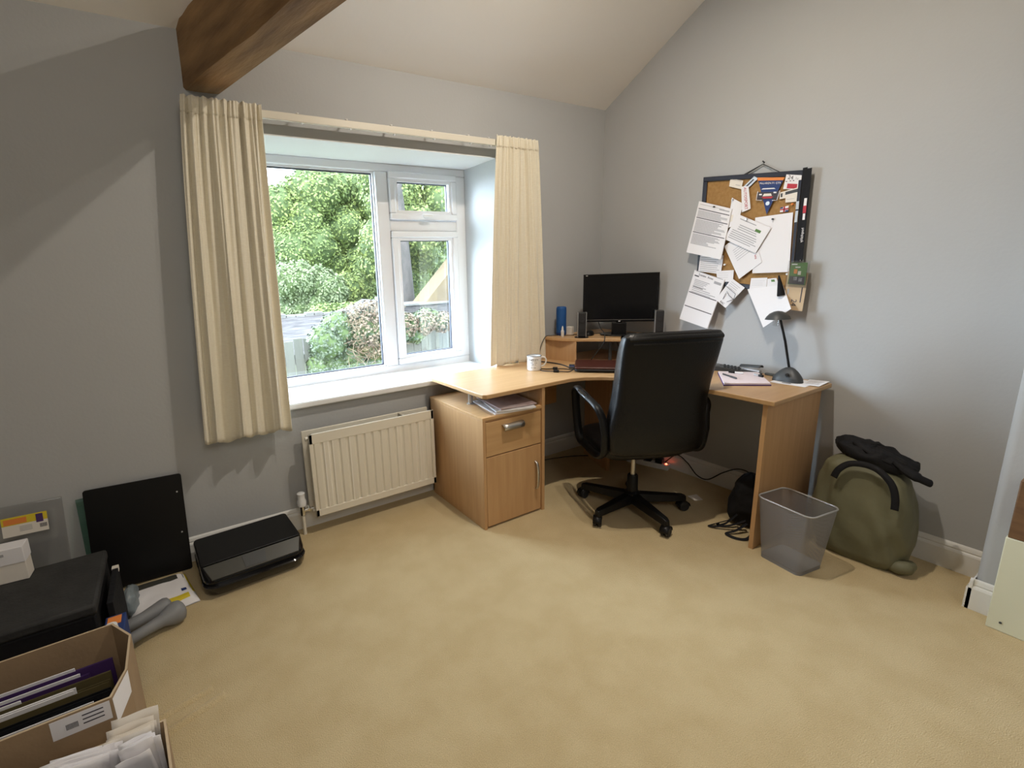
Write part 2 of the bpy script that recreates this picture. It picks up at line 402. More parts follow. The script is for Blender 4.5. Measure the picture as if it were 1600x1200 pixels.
# ------------------------------------------------------------------ curtains and rail
cr = thing('curtain_rail', 'cream plastic curtain rail running above the window', 'curtain rail', (-1.65, 0, 2.10))
obj('track', MB().box(-.99, .98, -.075, -.058, -.018, .018), 'cream', cr, bevel=.004)
g_ = [-.50, -.26, -.02, .22, .46, .60]
for x in g_:
    obj('bracket', MB().box(x - .006, x + .006, -.077, 0.0, .0175, .023), 'white', cr, bevel=.002); obj('glider', MB().box(x + .014, x + .022, -.074, -.060, -.024, -.0175), 'white', cr, bevel=.001)
def curtain(label, xt0, xt1, xb0, xb1, zt, zb, nf, amp_t, amp_b, seed, yt=-.095, yb=-.11, bulge=None):
    rr = random.Random(seed); ph = [rr.uniform(-.5, .5) for _ in range(nf + 2)]; am = [rr.uniform(.55, 1.25) for _ in range(nf + 2)]
    t_ = thing('curtain', label, 'curtain', ((xt0 + xt1) / 2, 0, zt))
    LO = [(rr.uniform(.8, 1.2) * nf * .30, rr.uniform(0, 6.28), .9), (rr.uniform(.9, 1.1) * nf * .52, rr.uniform(0, 6.28), .75), (nf * .83, rr.uniform(0, 6.28), .35)]
    HI = [(nf * 1.0, rr.uniform(0, 6.28), .9), (nf * 1.57, rr.uniform(0, 6.28), .6), (nf * 2.3, rr.uniform(0, 6.28), .35)]
    def fn(u, v):
        e = v ** 0.8
        x = (xt0 + (xt1 - xt0) * u) * (1 - e) + (xb0 + (xb1 - xb0) * u) * e
        wl_ = min(1, v * 1.15) ** 0.7; edge = min(1, 14 * min(u, 1 - u) + .35)
        lo_ = sum(a * math.sin(2 * PI * f_ * u + p + .5 * math.sin(2.2 * v + p)) for f_, p, a in LO)
        hi_ = sum(a * math.sin(2 * PI * f_ * u + p + .9 * math.sin(1.7 * v + 2 * p)) for f_, p, a in HI)
        dx = sum(a * math.cos(2 * PI * f_ * u + p + .5 * math.sin(2.2 * v + p)) for f_, p, a in LO)
        w_ = (lo_ * amp_b * .75 * wl_ + hi_ * amp_t * (1.0 - .62 * wl_)) * edge
        head = max(0, 1 - v / .05)
        y = (yt * (1 - v) + yb * v) - w_ * (1 - .55 * head)
        x += .25 * amp_b * wl_ * dx * edge
        z = zt + (zb - zt) * v + (.0012 * hi_ * head) + (.012 * lo_ * max(0, (v - .9) / .1))
        return (x - (xt0 + xt1) / 2, min(y, -.03), z - zt)
    obj('cloth', MB().grid(fn, nf * 26, 64), 'curtain', t_, smooth=True, solid=.003, angle=80)
    def hd(u, v):
        p = fn(u, v * .045); return (p[0], p[1] - .0022 - .0022 * math.sin(2 * PI * u * nf * 3.0), p[2])
    obj('pleated_heading', MB().grid(hd, nf * 24, 6), 'curtain', t_, smooth=True, solid=.002, angle=80)
    return t_
curtain('long cream curtain at the left of the window, hanging free above the skirting', -2.635, -2.315, -2.745, -2.345, 2.13, .615, 8, .013, .034, 3)
curtain('cream curtain at the right of the window, its hem behind the desk mug', -1.005, -.69, -1.075, -.60, 2.135, .757, 10, .010, .018, 9, yt=-.09, yb=-.075)

# ------------------------------------------------------------------ radiator
rd = thing('radiator', 'cream ribbed panel radiator under the window sill', 'radiator', (-1.92, 0, 0))
X0, X1, Z0, Z1 = -.355, .385, .105, .57
def rib_panel(yf, m='cream'):
    q = MB(); n = 15; xs = []; 
    q.box(X0, X1, yf, yf + .012, Z1 - .055, Z1); q.box(X0, X1, yf, yf + .012, Z0, Z0 + .04)
    # corrugated field
    def fn(u, v):
        x = X0 + .018 + (X1 - X0 - .036) * u; ph = (u * n) % 1.0
        d = .0075 if (ph < .07 or ph > .93) else (.0 if .13 < ph < .87 else .004)
        z = Z0 + .036 + (Z1 - Z0 - .086) * v
        return (x, yf + .001 + d, z)
    q.grid(fn, n * 16, 1)
    q.box(X0, X0 + .02, yf, yf + .012, Z0, Z1); q.box(X1 - .02, X1, yf, yf + .012, Z0, Z1)
    return q
obj('front_panel', rib_panel(-.135), 'cream', rd, bevel=.003)
obj('back_panel', MB().box(X0 - .015, X1, -.055, -.043, Z0, Z1 - .0), 'cream', rd, bevel=.003)
q = MB()
for i in range(26):
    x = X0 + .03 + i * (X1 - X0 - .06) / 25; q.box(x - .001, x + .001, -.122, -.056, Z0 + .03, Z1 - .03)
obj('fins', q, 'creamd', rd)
for z_ in (Z1 - .03, Z0 + .03): obj('end_plug', MB().tube([(X0 - .01, -.10, z_), (X0 + .02, -.10, z_)], .011, 12), 'cream', rd, smooth=True)
obj('top_clip', MB().box(.19, .205, -.128, -.05, Z1 - .012, Z1 - .002), 'creamd', rd)
vv = obj('valve', MB().tube([(-.413, -.08, .0), (-.413, -.08, .13)], .0085, 12).tube([(-.413, -.08, .115), (-.413, -.08, .165)], .014, 12).tube([(-.413, -.082, .140), (X0, -.085, .140)], .010, 12).lathe([(.016, 0), (.018, .006), (.016, .012)], 6, T=TR((-.385, -.082, .140), ry=90)), 'chrome', rd, smooth=True)
obj('valve_cap', MB().lathe([(.016, 0), (.023, .006), (.024, .03), (.019, .042), (.019, .065), (.021, .075), (.014, .08)], 20, T=TR((-.413, -.08, .165))), 'white', vv, smooth=True)
obj('feed_pipe', MB().tube([(-.413, -.08, 0), (-.413, -.08, .115)], .0095, 12), 'cream', vv, smooth=True)

# ------------------------------------------------------------------ corner desk
dk = thing('corner_desk', 'beech corner desk with drawer pedestal and raised monitor shelf', 'desk', (0, 0, 0))
ZT, TH = .75, .022
top = [(-1.46, -.045), (-1.505, -.09)] 
top = [(-.022, -.045), (-.022, -1.515), (-.572, -1.515), (-.572, -.99), (-.60, -.90), (-.66, -.79), (-.74, -.70), (-.82, -.642), (-.90, -.618), (-1.485, -.618), (-1.50, -.60), (-1.505, -.075), (-1.49, -.05), (-1.46, -.045)]
obj('desktop', MB().prism(top, ZT - TH, ZT), 'beech_top', dk, bevel=.003)
PX0, PX1, PY0, PY1, PZ = -1.508, -1.112, -.608, -.045, .628
q = MB(); q.box(PX0, PX0 + .018, PY0, PY1, 0, PZ - .016); q.box(PX0, PX1, PY1 - .01, PY1, 0.02, PZ - .016); q.box(PX0 + .018, PX1, PY0 + .02, PY1 - .01, .0, .018)
obj('pedestal_side', q, 'beech_z', dk, bevel=.001)
obj('pedestal_top', MB().box(PX0, PX1, PY0, PY1, PZ - .016, PZ), 'beech_x', dk, bevel=.001)
obj('side_panel', MB().box(PX1, PX1 + .020, PY0 - .004, PY1, 0, ZT - TH), 'beech_z', dk, bevel=.001)
obj('pedestal_rail', MB().box(PX0 + .018, PX1, PY0 + .012, PY0 + .03, .575, PZ - .016), 'beech_x', dk)
dr = obj('drawer', MB().box(PX0 + .021, PX1 - .004, PY0 + .002, PY0 + .020, .412, .598), 'beech_x', dk, bevel=.0015)
obj('drawer_body', MB().box(PX0 + .03, PX1 - .012, PY0 + .022, PY1 - .05, .42, .57), 'beech_x', dr)
def hand(u, v):  # half-round cup pull
    x = -.072 + .144 * u; a = R(-10 + 150 * v); s_ = 1.0
    return (-1.315 + x * (1 - .10 * v), PY0 + .002 - .022 * math.sin(a) - .002, .552 + .018 * math.cos(a) * 1.0)
obj('handle', MB().grid(hand, 4, 10), 'steel', dr, solid=.003, smooth=True)
do = obj('cabinet_door', MB().box(PX0 + .021, PX1 - .004, PY0 + .002, PY0 + .020, .012, .406), 'beech_z', dk, bevel=.0015)
hp = smooth_path([(-1.155, PY0 + .002, .31), (-1.155, PY0 - .014, .300), (-1.155, PY0 - .022, .272), (-1.155, PY0 - .024, .23), (-1.155, PY0 - .022, .182), (-1.155, PY0 - .014, .155), (-1.155, PY0 + .002, .145)], 4)
obj('handle', MB().tube(hp, .0075, 10, flat=.6), 'steel', do, smooth=True)
obj('support_post', MB().lathe([(.022, PZ), (.022, PZ + .004), (.013, PZ + .006), (.013, ZT - TH - .004), (.022, ZT - TH)], 20, T=TR((-1.40, -.335, 0))), 'silver', dk, smooth=True)
obj('end_panel', MB().box(-.548, -.03, -1.478, -1.458, 0, ZT - TH), 'beech_z', dk, bevel=.001)
obj('modesty_panel', MB().box(-1.09, -.50, -.075, -.058, .42, ZT - TH), 'beech_x', dk)
cx, cy = Vector((-.27, -.14, 0)), Vector((-.385, -.46, 0)); dd = (cy - cx).normalized(); nn = Vector((-dd.y, dd.x, 0)) * .009
obj('corner_support', MB().prism([tuple((p + s_ * nn).xy) for p, s_ in ((cx, 1), (cy, 1), (cy, -1), (cx, -1))], 0, ZT - TH), 'beech_z', dk, bevel=.001)
# raised monitor shelf
ST = .905
shp = [(-.03, -.05), (-.03, -.60), (-.13, -.605), (-.25, -.57), (-.33, -.47), (-.40, -.385), (-.48, -.335), (-.56, -.29), (-.605, -.215), (-.615, -.05)]
shp = [(-.03, -.05), (-.03, -.62), (-.16, -.62), (-.22, -.60), (-.27, -.56), (-.50, -.325), (-.55, -.275), (-.59, -.21), (-.608, -.12), (-.608, -.05)]
obj('raised_shelf', MB().prism(shp, ST - .020, ST), 'beech_x', dk, bevel=.003)
obj('shelf_support', MB().prism([(-.587, -.055), (-.522, -.285), (-.536, -.292), (-.603, -.055)], ZT, ST - .02), 'beech_z', dk, bevel=.001)
obj('shelf_support', MB().box(-.275, -.05, -.585, -.57, ZT, ST - .02), 'beech_z', dk, bevel=.001)
obj('shelf_post', MB().tube([(-.335, -.40, ZT), (-.335, -.40, ST - .02)], .011, 14), 'darkgrey', dk, smooth=True)

# ------------------------------------------------------------------ paper helper
def frame_of(pts):
    return [Vector(p) for p in pts]
def sheet(name, label, cat, corners, prints=(), m='paper', curl=0.0, group=None, thick=.0008, texts=(), nu=6, nv=8, extra=(), pin=None, layers=1, curlx=0.0):
    """corners TL,TR,BR,BL in world; prints = (u0,u1,v0,v1,matkey); v runs down; texts=(str,u,v,size,matkey,rot)"""
    A, B, C, D = [Vector(c) for c in corners]; org = (A + B + C + D) / 4
    n = (B - A).cross(D - A).normalized(); 
    if n.x > 0 and abs(n.x) > .5: n = -n
    if abs(n.z) > .7 and n.z < 0: n = -n
    W = ((B - A).length + (C - D).length) / 2; Hh = ((D - A).length + (C - B).length) / 2
    def P(u, v, off=0.0):
        p = (A * (1 - u) + B * u) * (1 - v) + (D * (1 - u) + C * u) * v
        return p + n * (curl * v * v + curlx * (2 * u - 1) ** 2 + off) - org
    keys = [m]
    for pr in list(prints): 
        if pr[4] not in keys: keys.append(pr[4])
    for tx in texts:
        if tx[4] not in keys: keys.append(tx[4])
    mb = MB()
    for L_ in range(layers):
        o_ = -L_ * .0022; j = L_ * .006
        mb.grid(lambda u, v: P(u + j, v + j * .4, o_), nu, nv); mb.grid(lambda u, v: P(u + j, v + j * .4, o_ - thick), nu, nv)
        ring = [(i / nu, 0) for i in range(nu)] + [(1, j2 / nv) for j2 in range(nv)] + [(1 - i / nu, 1) for i in range(nu)] + [(0, 1 - j2 / nv) for j2 in range(nv)]
        R_ = len(ring); vs = [P(u + j, v + j * .4, o_) for u, v in ring] + [P(u + j, v + j * .4, o_ - thick) for u, v in ring]
        mb.add(vs, [(i, (i + 1) % R_, R_ + (i + 1) % R_, R_ + i) for i in range(R_)])
    for (u0, u1, v0, v1, k) in prints:
        a = max(1, int((u1 - u0) * nu) + 1); c = max(1, int((v1 - v0) * nv) + 1)
        mb.grid(lambda u, v: P(u0 + (u1 - u0) * u, v0 + (v1 - v0) * v, .0006), a, c, keys.index(k))
    for (body, u, v, size, k, rot) in texts:
        vs, fs = text_geo(body, size); ca, sa = math.cos(R(rot)), math.sin(R(rot))
        mb.add([P(u + (x * ca - y * sa) / W, v - (x * sa + y * ca) / Hh, .0009) for x, y, z in vs], fs, keys.index(k))
    o = obj(name, mb, keys, None, loc=org)
    if layers == 1 or True: props(o, label, cat, group)
    if pin:
        pu, pv, pk = pin
        T = Matrix.Translation(P(pu, pv, 0)) @ n.to_track_quat('Z', 'Y').to_matrix().to_4x4()
        obj('push_pin', MB().lathe([(.001, -.002), (.004, .0), (.0045, .002), (.003, .004), (.0035, .008), (.005, .009), (.0045, .0105), (.0, .011)], 12, T=T), pk, o, smooth=True)
    return o
def lines(v0, v1, n, u0=.08, u1=.92, k='ink', th=.012, seed=1, rag=.25):
    rr = random.Random(seed); out = []
    for i in range(n):
        v = v0 + (v1 - v0) * i / max(1, n - 1); out.append((u0, u1 - rr.random() * rag * (u1 - u0), v, v + th, k))
    return out
WX = lambda d, yz: (-d, yz[0], yz[1])
def wall_sheet(name, label, cat, yz, d0=.034, d1=None, **kw):
    d1 = d0 if d1 is None else d1
    cs = [WX(d0, yz[0]), WX(d0, yz[1]), WX(d1, yz[2]), WX(d1, yz[3])]
    return sheet(name, label, cat, cs, **kw)

# ------------------------------------------------------------------ notice board
nb = thing('notice_board', 'navy framed cork notice board hanging crooked on the right wall', 'notice board', (-.003, -1.038, 1.50))
TL, TRc, BR_, BL = (-.768, 1.842), (-1.307, 1.783), (-1.312, 1.178), (-.768, 1.243)
def bq(u, v, x): 
    y = (TL[0] * (1 - u) + TRc[0] * u) * (1 - v) + (BL[0] * (1 - u) + BR_[0] * u) * v
    z = (TL[1] * (1 - u) + TRc[1] * u) * (1 - v) + (BL[1] * (1 - u) + BR_[1] * u) * v
    return (-x + .003, y + 1.038, z - 1.50)
def slab(mb, u0, u1, v0, v1, xa, xb):
    vs = [bq(u, v, x) for x in (xa, xb) for u, v in ((u0, v0), (u1, v0), (u1, v1), (u0, v1))]
    mb.add(vs, [(0, 1, 2, 3), (7, 6, 5, 4), (0, 4, 5, 1), (1, 5, 6, 2), (2, 6, 7, 3), (3, 7, 4, 0)])
q = MB(); slab(q, .03, .97, .03, .97, .006, .020); obj('cork_sheet', q, 'cork', nb)
q = MB(); slab(q, 0, 1, 0, .042, .005, .028); slab(q, 0, 1, .958, 1, .005, .028); slab(q, 0, .045, .042, .958, .005, .028); slab(q, .955, 1, .042, .958, .005, .028)
obj('frame', q, 'navy', nb, bevel=.002)
q = MB(); P0 = (-.008, -1.082 + 1.038, 1.853 - 1.5)
for e in ((-.985, 1.815), (-1.00, 1.815), (-1.17, 1.797)): q.tube([P0, (-.012, e[0] + 1.038, e[1] - 1.5)], .0022, 6)
obj('hanging_string', q, 'rubber', nb)
obj('nail', MB().tube([(.004, P0[1], P0[2] + .008), (-.014, P0[1], P0[2] + .014)], .0035, 8), 'darkgrey', nb)

# pinned items
form = [(.06, .80, .045, .052, 'ink'), (.65, .95, .055, .075, 'ink'), (.04, .97, .125, .140, 'inkd'), (.04, .97, .295, .310, 'inkd'), (.04, .97, .575, .590, 'inkd')]
form += lines(.16, .27, 6, .05, .95, seed=2) + lines(.33, .55, 11, .05, .95, seed=3, rag=.4) + lines(.61, .80, 10, .05, .9, seed=4, rag=.5)
wall_sheet('printed_form', 'white printed form with black rules pinned over the board\'s left edge, the upper one', 'paper', [(-.757, 1.712), (-.953, 1.645), (-.925, 1.372), (-.712, 1.424)], .036, .052, prints=form, pin=(.5, .04, 'darkgrey'), layers=2, curl=.006)
cal = [(.05, .95, -.0, .012, 'ink'), (.05, .20, .085, .105, 'inkd'), (.72, .95, .08, .13, 'ink'), (.10, .45, .30, .312, 'inkd'), (.03, .97, .42, .436, 'inkd'), (.03, .97, .70, .716, 'inkd')] + lines(.16, .28, 5, .1, .9, seed=5, rag=.6) + lines(.33, .40, 3, .1, .9, seed=15)
wall_sheet('printed_form', 'white sheet with two thick black rules hanging below the board\'s lower left corner', 'paper', [(-.760, 1.318), (-.945, 1.258), (-.885, .975), (-.703, 1.022)], .036, .062, prints=cal, layers=3, curl=.008, texts=[('Sussex  Area', .42, .055, .018, 'inkd', 0)])
wall_sheet('plain_sheet', 'large blank white sheet pinned at the right of the cork board', 'paper', [(-1.078, 1.584), (-1.258, 1.590), (-1.272, 1.296), (-1.092, 1.292)], .030, .034, pin=(.5, .07, 'darkgrey'))
wall_sheet('letter', 'white letter folded under the tilted printed sheet at the board\'s middle', 'paper', [(-.925, 1.445), (-1.060, 1.545), (-1.137, 1.350), (-1.025, 1.262)], .032, .036, prints=lines(.25, .55, 6, .2, .8, seed=8, k='ink', th=.01), texts=[('RM', .85, .78, .016, 'red', 80)])
wall_sheet('tilted_letter', 'tilted white letter with printed paragraphs across the middle of the board', 'paper', [(-.990, 1.612), (-1.166, 1.523), (-1.102, 1.398), (-.926, 1.486)], .037, .042, prints=[(.12, .62, .10, .13, 'ink')] + lines(.30, .45, 3, .2, .8, seed=9, k='ink', th=.03) + lines(.55, .85, 5, .08, .95, seed=10, k='ink', th=.028) + [(.66, .82, .22, .32, 'green')], pin=(.3, .04, 'silver'))
wall_sheet('pale_card', 'pale green and white card between the two printed forms at the left', 'card', [(-.785, 1.400), (-.925, 1.395), (-.916, 1.290), (-.779, 1.310)], .030, prints=lines(.1, .9, 8, .05, .95, seed=11, k='ink', th=.03), m='paper')
wall_sheet('small_note', 'small white note just right of the lower printed form', 'note', [(-.890, 1.308), (-.990, 1.312), (-.990, 1.246), (-.900, 1.248)], .031, prints=lines(.2, .6, 3, .1, .8, seed=12))
lf = wall_sheet('instruction_leaflet', 'small tilted leaflet with a black line drawing below the board', 'leaflet', [(-.985, 1.266), (-1.060, 1.214), (-.972, 1.100), (-.910, 1.145)], .034, .050, prints=lines(.10, .32, 4, .1, .85, seed=13), texts=[('RAC', .55, .93, .016, 'inkd', 0)])
# line drawing on the leaflet
def wline(mb, pts, d, w_=.0022): mb.tube([(-d, p[0], p[1]) for p in pts], w_, 6)
q = MB(); q.tube([(-.048 - lf.location.x, y - lf.location.y, z - lf.location.z) for y, z in [(-.965, 1.222), (-1.020, 1.180), (-1.012, 1.150), (-.975, 1.135)]], .0013, 6)
q.tube([(-.049 - lf.location.x, y - lf.location.y, z - lf.location.z) for y, z in [(-1.012, 1.150), (-.985, 1.172), (-.972, 1.195), (-.960, 1.170), (-.952, 1.150)]], .0013, 6)
obj('line_drawing', q, 'inkd', lf)
wall_sheet('loose_sheet', 'large plain white sheet hanging point down below the board behind the lamp', 'paper', [(-1.075, 1.207), (-1.250, 1.232), (-1.318, 1.112), (-1.195, 1.006)], .036, .070, curl=.004)
wall_sheet('small_receipt', 'small white receipt at the board\'s bottom edge above the loose sheet', 'note', [(-1.088, 1.266), (-1.170, 1.268), (-1.170, 1.205), (-1.084, 1.205)], .033, prints=lines(.25, .6, 3, .1, .9, seed=14))
wall_sheet('small_slip', 'small slip with a green mark at the board\'s bottom right', 'note', [(-1.172, 1.262), (-1.215, 1.266), (-1.243, 1.205), (-1.172, 1.205)], .0335, prints=[(.4, .75, .1, .3, 'green')])
po = wall_sheet('clear_pouch', 'crumpled clear plastic pouch beside the upper printed form', 'pouch', [(-.942, 1.706), (-1.006, 1.666), (-.990, 1.560), (-.930, 1.540)], .031, .036, m='paper', prints=[(.05, .45, .55, .8, 'paperw')], curlx=-.006, curl=.002, pin=(.15, .05, 'silver'))
wall_sheet('business_card', 'cream business card pinned near the top left of the cork', 'card', [(-.926, 1.808), (-.996, 1.785), (-.990, 1.742), (-.922, 1.767)], .028, m='paperw', prints=[(.1, .9, .06, .12, 'ink'), (.5, .85, .6, .66, 'ink')])
wall_sheet('oval_sticker', 'small tilted grey oval sticker between the business card and the pennant', 'sticker', [(-1.000, 1.752), (-1.052, 1.797), (-1.073, 1.783), (-1.022, 1.738)], .0285, m='silver', prints=[(.15, .8, .3, .6, 'inkd')])
wall_sheet('sticker_strip', 'white strip sticker with red capital letters on the cork', 'sticker', [(-.990, 1.755), (-1.028, 1.751), (-1.050, 1.633), (-1.006, 1.620)], .030, m='paper', texts=[('AUTOSPORT', .5, .5, .0205, 'red', -90)])
# pennant with car
pn = thing('pennant', 'blue pointed pennant with an orange band and a car picture', 'pennant', (-.030, -1.136, 1.70))
def pp(y, z, x=0): return (x, y + 1.136, z - 1.70)
q = MB(); q.add([pp(-1.076, 1.772), pp(-1.197, 1.754), pp(-1.134, 1.594), pp(-1.076, 1.772, -.001), pp(-1.197, 1.754, -.001), pp(-1.134, 1.594, -.001)], [(0, 1, 2), (5, 4, 3), (0, 3, 4, 1), (1, 4, 5, 2), (2, 5, 3, 0)])
obj('pennant_cloth', q, 'bluep', pn)
q = MB(); q.add([pp(-1.070, 1.787, -.002), pp(-1.203, 1.765, -.002), pp(-1.197, 1.752, -.002), pp(-1.074, 1.771, -.002)], [(0, 1, 2, 3)]); obj('orange_band', q, 'orange', pn, solid=.001)
q = MB(); outl = [pp(-1.080, 1.716, -.003), pp(-1.076, 1.673, -.003), pp(-1.105, 1.668, -.003)]; q.tube(outl, .0018, 6); obj('white_border', q, 'paper', pn); q = MB(); outl = [pp(-1.188, 1.705, -.003), pp(-1.178, 1.658, -.003), pp(-1.155, 1.661, -.003)]; q.tube(outl, .0018, 6); obj('white_border', q, 'paper', pn)
q = MB(); q.add([pp(-1.078, 1.712, -.002), pp(-1.184, 1.700, -.002), pp(-1.176, 1.665, -.002), pp(-1.080, 1.676, -.002)], [(0, 1, 2, 3)], 0)
q.add([pp(-1.104, 1.728, -.0028), pp(-1.158, 1.722, -.0028), pp(-1.166, 1.716, -.0028), pp(-1.097, 1.723, -.0028)], [(0, 1, 2, 3)], 1)
for a_, b_ in ((-1.088, -1.102), (-1.158, -1.172)): q.add([pp(a_, 1.703, -.0028), pp(b_, 1.701, -.0028), pp(b_, 1.694, -.0028), pp(a_, 1.696, -.0028)], [(0, 1, 2, 3)], 1)
q.add([pp(-1.112, 1.700, -.0028), pp(-1.146, 1.697, -.0028), pp(-1.152, 1.684, -.0028), pp(-1.106, 1.688, -.0028)], [(0, 1, 2, 3)], 2)
q.add([pp(-1.100, 1.686, -.0028), pp(-1.160, 1.680, -.0028), pp(-1.150, 1.672, -.0028), pp(-1.112, 1.676, -.0028)], [(0, 1, 2, 3)], 3)
obj('car_picture', q, ['inkd', 'paper', 'paperw', 'red'], pn)
vs, fs = text_geo('McLAREN F1 GTR', .0135)
obj('lettering', MB().add([pp(-1.137 - x * 1.0, 1.748 + y - x * .14, -.002) for x, y, z in vs], fs), 'paper', pn)
obj('round_badge', MB().lathe([(.010, 0), (.010, .001)], 16, T=Matrix.Translation(pp(-1.134, 1.649, -.002)) @ Matrix.Rotation(R(90), 4, 'Y')), 'silver', pn)
wall_sheet('race_sticker', 'white and red sticker numbered 24 in the top right corner of the cork', 'sticker', [(-1.208, 1.778), (-1.278, 1.762), (-1.278, 1.695), (-1.200, 1.710)], .0285, m='paper', prints=[(.2, .8, .62, .95, 'red'), (.05, .15, .45, .5, 'inkd'), (.3, .38, .40, .45, 'inkd'), (.5, .58, .36, .42, 'inkd')], texts=[('24', .32, .2, .027, 'inkd', -8), ('hr', .75, .25, .018, 'ink', -8)])
wall_sheet('grey_sticker', 'pale rectangular sticker with dark lettering under the sticker numbered 24', 'sticker', [(-1.186, 1.695), (-1.275, 1.708), (-1.272, 1.668), (-1.188, 1.662)], .0292, m='paperw', prints=[(.30, .95, .15, .55, 'darkgrey'), (.06, .16, .2, .75, 'darkgrey')])
wall_sheet('cream_ticket', 'little cream ticket below the pale sticker at the right', 'ticket', [(-1.215, 1.672), (-1.270, 1.674), (-1.269, 1.640), (-1.217, 1.642)], .0285, m='paperw', prints=lines(.15, .5, 2, .1, .9, seed=21, th=.05))
wall_sheet('flag_badge', 'tiny red and white flag badge pinned above the blank sheet', 'badge', [(-1.196, 1.620), (-1.234, 1.626), (-1.234, 1.596), (-1.196, 1.598)], .0285, m='paper', prints=[(.4, .6, 0, 1, 'red'), (0, 1, .38, .62, 'red'), (0, .35, 0, .3, 'bluep'), (.65, 1, .7, 1, 'bluep')])
def lone_pin(label, y, z, k):
    T = Matrix.Translation((0, 0, 0)) @ Matrix.Rotation(R(-90), 4, 'Y')
    o = obj('push_pin', MB().lathe([(.001, -.004), (.004, .0), (.0048, .002), (.003, .004), (.0035, .008), (.0055, .009), (.005, .011), (.0, .0115)], 14, T=T), k, None, smooth=True, loc=(-.0215, y, z)); props(o, label, 'push pin')
lone_pin('white push pin in the cork left of the white letters', -.934, 1.343, 'white'); lone_pin('orange push pin in the cork right of the flag badge', -1.250, 1.630, 'orange')
lone_pin('white push pin holding the black tassel under the blank sheet', -1.262, 1.285, 'white')
# lanyards over the right edge, badge wallets
ly = thing('lanyard', 'wide black lanyard with red and white lettering hung over the board\'s right edge', 'lanyard', (-.034, -1.30, 1.56))
def band(mb, yz, wd, x, mi=0):
    for i in range(len(yz) - 1):
        (ya, za), (yb, zb) = yz[i], yz[i + 1]
        mb.add([(x, ya + wd / 2, za), (x, ya - wd / 2, za), (x, yb - wd / 2, zb), (x, yb + wd / 2, zb), (x + .0015, ya + wd / 2, za), (x + .0015, ya - wd / 2, za), (x + .0015, yb - wd / 2, zb), (x + .0015, yb + wd / 2, zb)],
               [(0, 1, 2, 3), (7, 6, 5, 4), (0, 4, 5, 1), (1, 5, 6, 2), (2, 6, 7, 3), (3, 7, 4, 0)], mi)
q = MB(); band(q, [(-.010, .228), (-.012, 0.0), (-.016, -.21)], .022, 0); obj('strap', q, 'blackcloth', ly)
q = MB(); band(q, [(-.010, .09), (-.010, .055)], .012, -.002); band(q, [(-.010, .055), (-.0105, .02)], .014, -.002, 1); band(q, [(-.0105, .018), (-.011, -.012)], .010, -.002)
obj('printed_patch', q, ['paper', 'red'], ly); q = MB()
vs, fs = text_geo('hospitality', .017)
q.add([(-.002, -.012 + y, -.085 - x) for x, y, z in vs], fs); obj('printed_lettering', q, 'paper', ly)
q = MB(); band(q, [(.010, .235), (.006, .02), (.002, -.205)], .020, .004); obj('strap', q, 'blackcloth', ly)
obj('metal_clip', MB().tube([(-.004, -.018, -.205), (-.006, -.022, -.225), (-.004, -.030, -.222), (-.004, -.030, -.205)], .002, 6), 'chrome', ly)
ly2 = thing('lanyard', 'narrow navy lanyard with grey patches beside the wide black one', 'lanyard', (-.033, -1.275, 1.58))
q = MB(); band(q, [(0, .16), (-.002, -.05), (-.008, -.30)], .013, 0); obj('strap', q, 'navy', ly2)
q = MB(); band(q, [(-.001, .06), (-.0015, .022)], .013, -.002); band(q, [(-.0015, .015), (-.002, -.04)], .012, -.002); obj('grey_patch', q, 'silver', ly2)
wall_sheet('pass_photo', 'green picture pass hanging at the lower right corner of the board', 'pass', [(-1.283, 1.342), (-1.357, 1.340), (-1.357, 1.230), (-1.279, 1.236)], .046, .052, m='green', prints=[(.05, .95, .62, .98, 'inkd'), (.25, .45, .3, .5, 'orange'), (.5, .68, .38, .55, 'paperw'), (.05, .4, .05, .1, 'paper'), (.3, .6, .18, .23, 'paper'), (.3, .5, .65, .8, 'ink'), (.6, .8, .7, .85, 'ink')])
wall_sheet('race_ticket', 'wood coloured ticket numbered 24 hanging below the green pass', 'ticket', [(-1.270, 1.300), (-1.362, 1.290), (-1.358, 1.100), (-1.266, 1.108)], .040, .048, m='cardtan' if 'cardtan' in M else 'paperw', prints=[(.80, .85, .38, .78, 'inkd'), (.12, .2, .45, .6, 'ink')], texts=[('24', .5, .80, .036, 'inkd', -90)])
wall_sheet('clear_wallet', 'clear plastic badge wallet around the green pass', 'wallet', [(-1.275, 1.352), (-1.372, 1.348), (-1.372, 1.215), (-1.272, 1.222)], .056, .060, m='clear')
ta = thing('key_tassel', 'black cone shaped tassel hanging beside the wood coloured ticket', 'tassel', (-.05, -1.245, 1.225))
obj('tassel_cone', MB().lathe([(.018, -.05), (.019, -.046), (.007, .035), (.003, .055)], 16, T=TR(rx=-12)), 'blackcloth', ta, smooth=True)

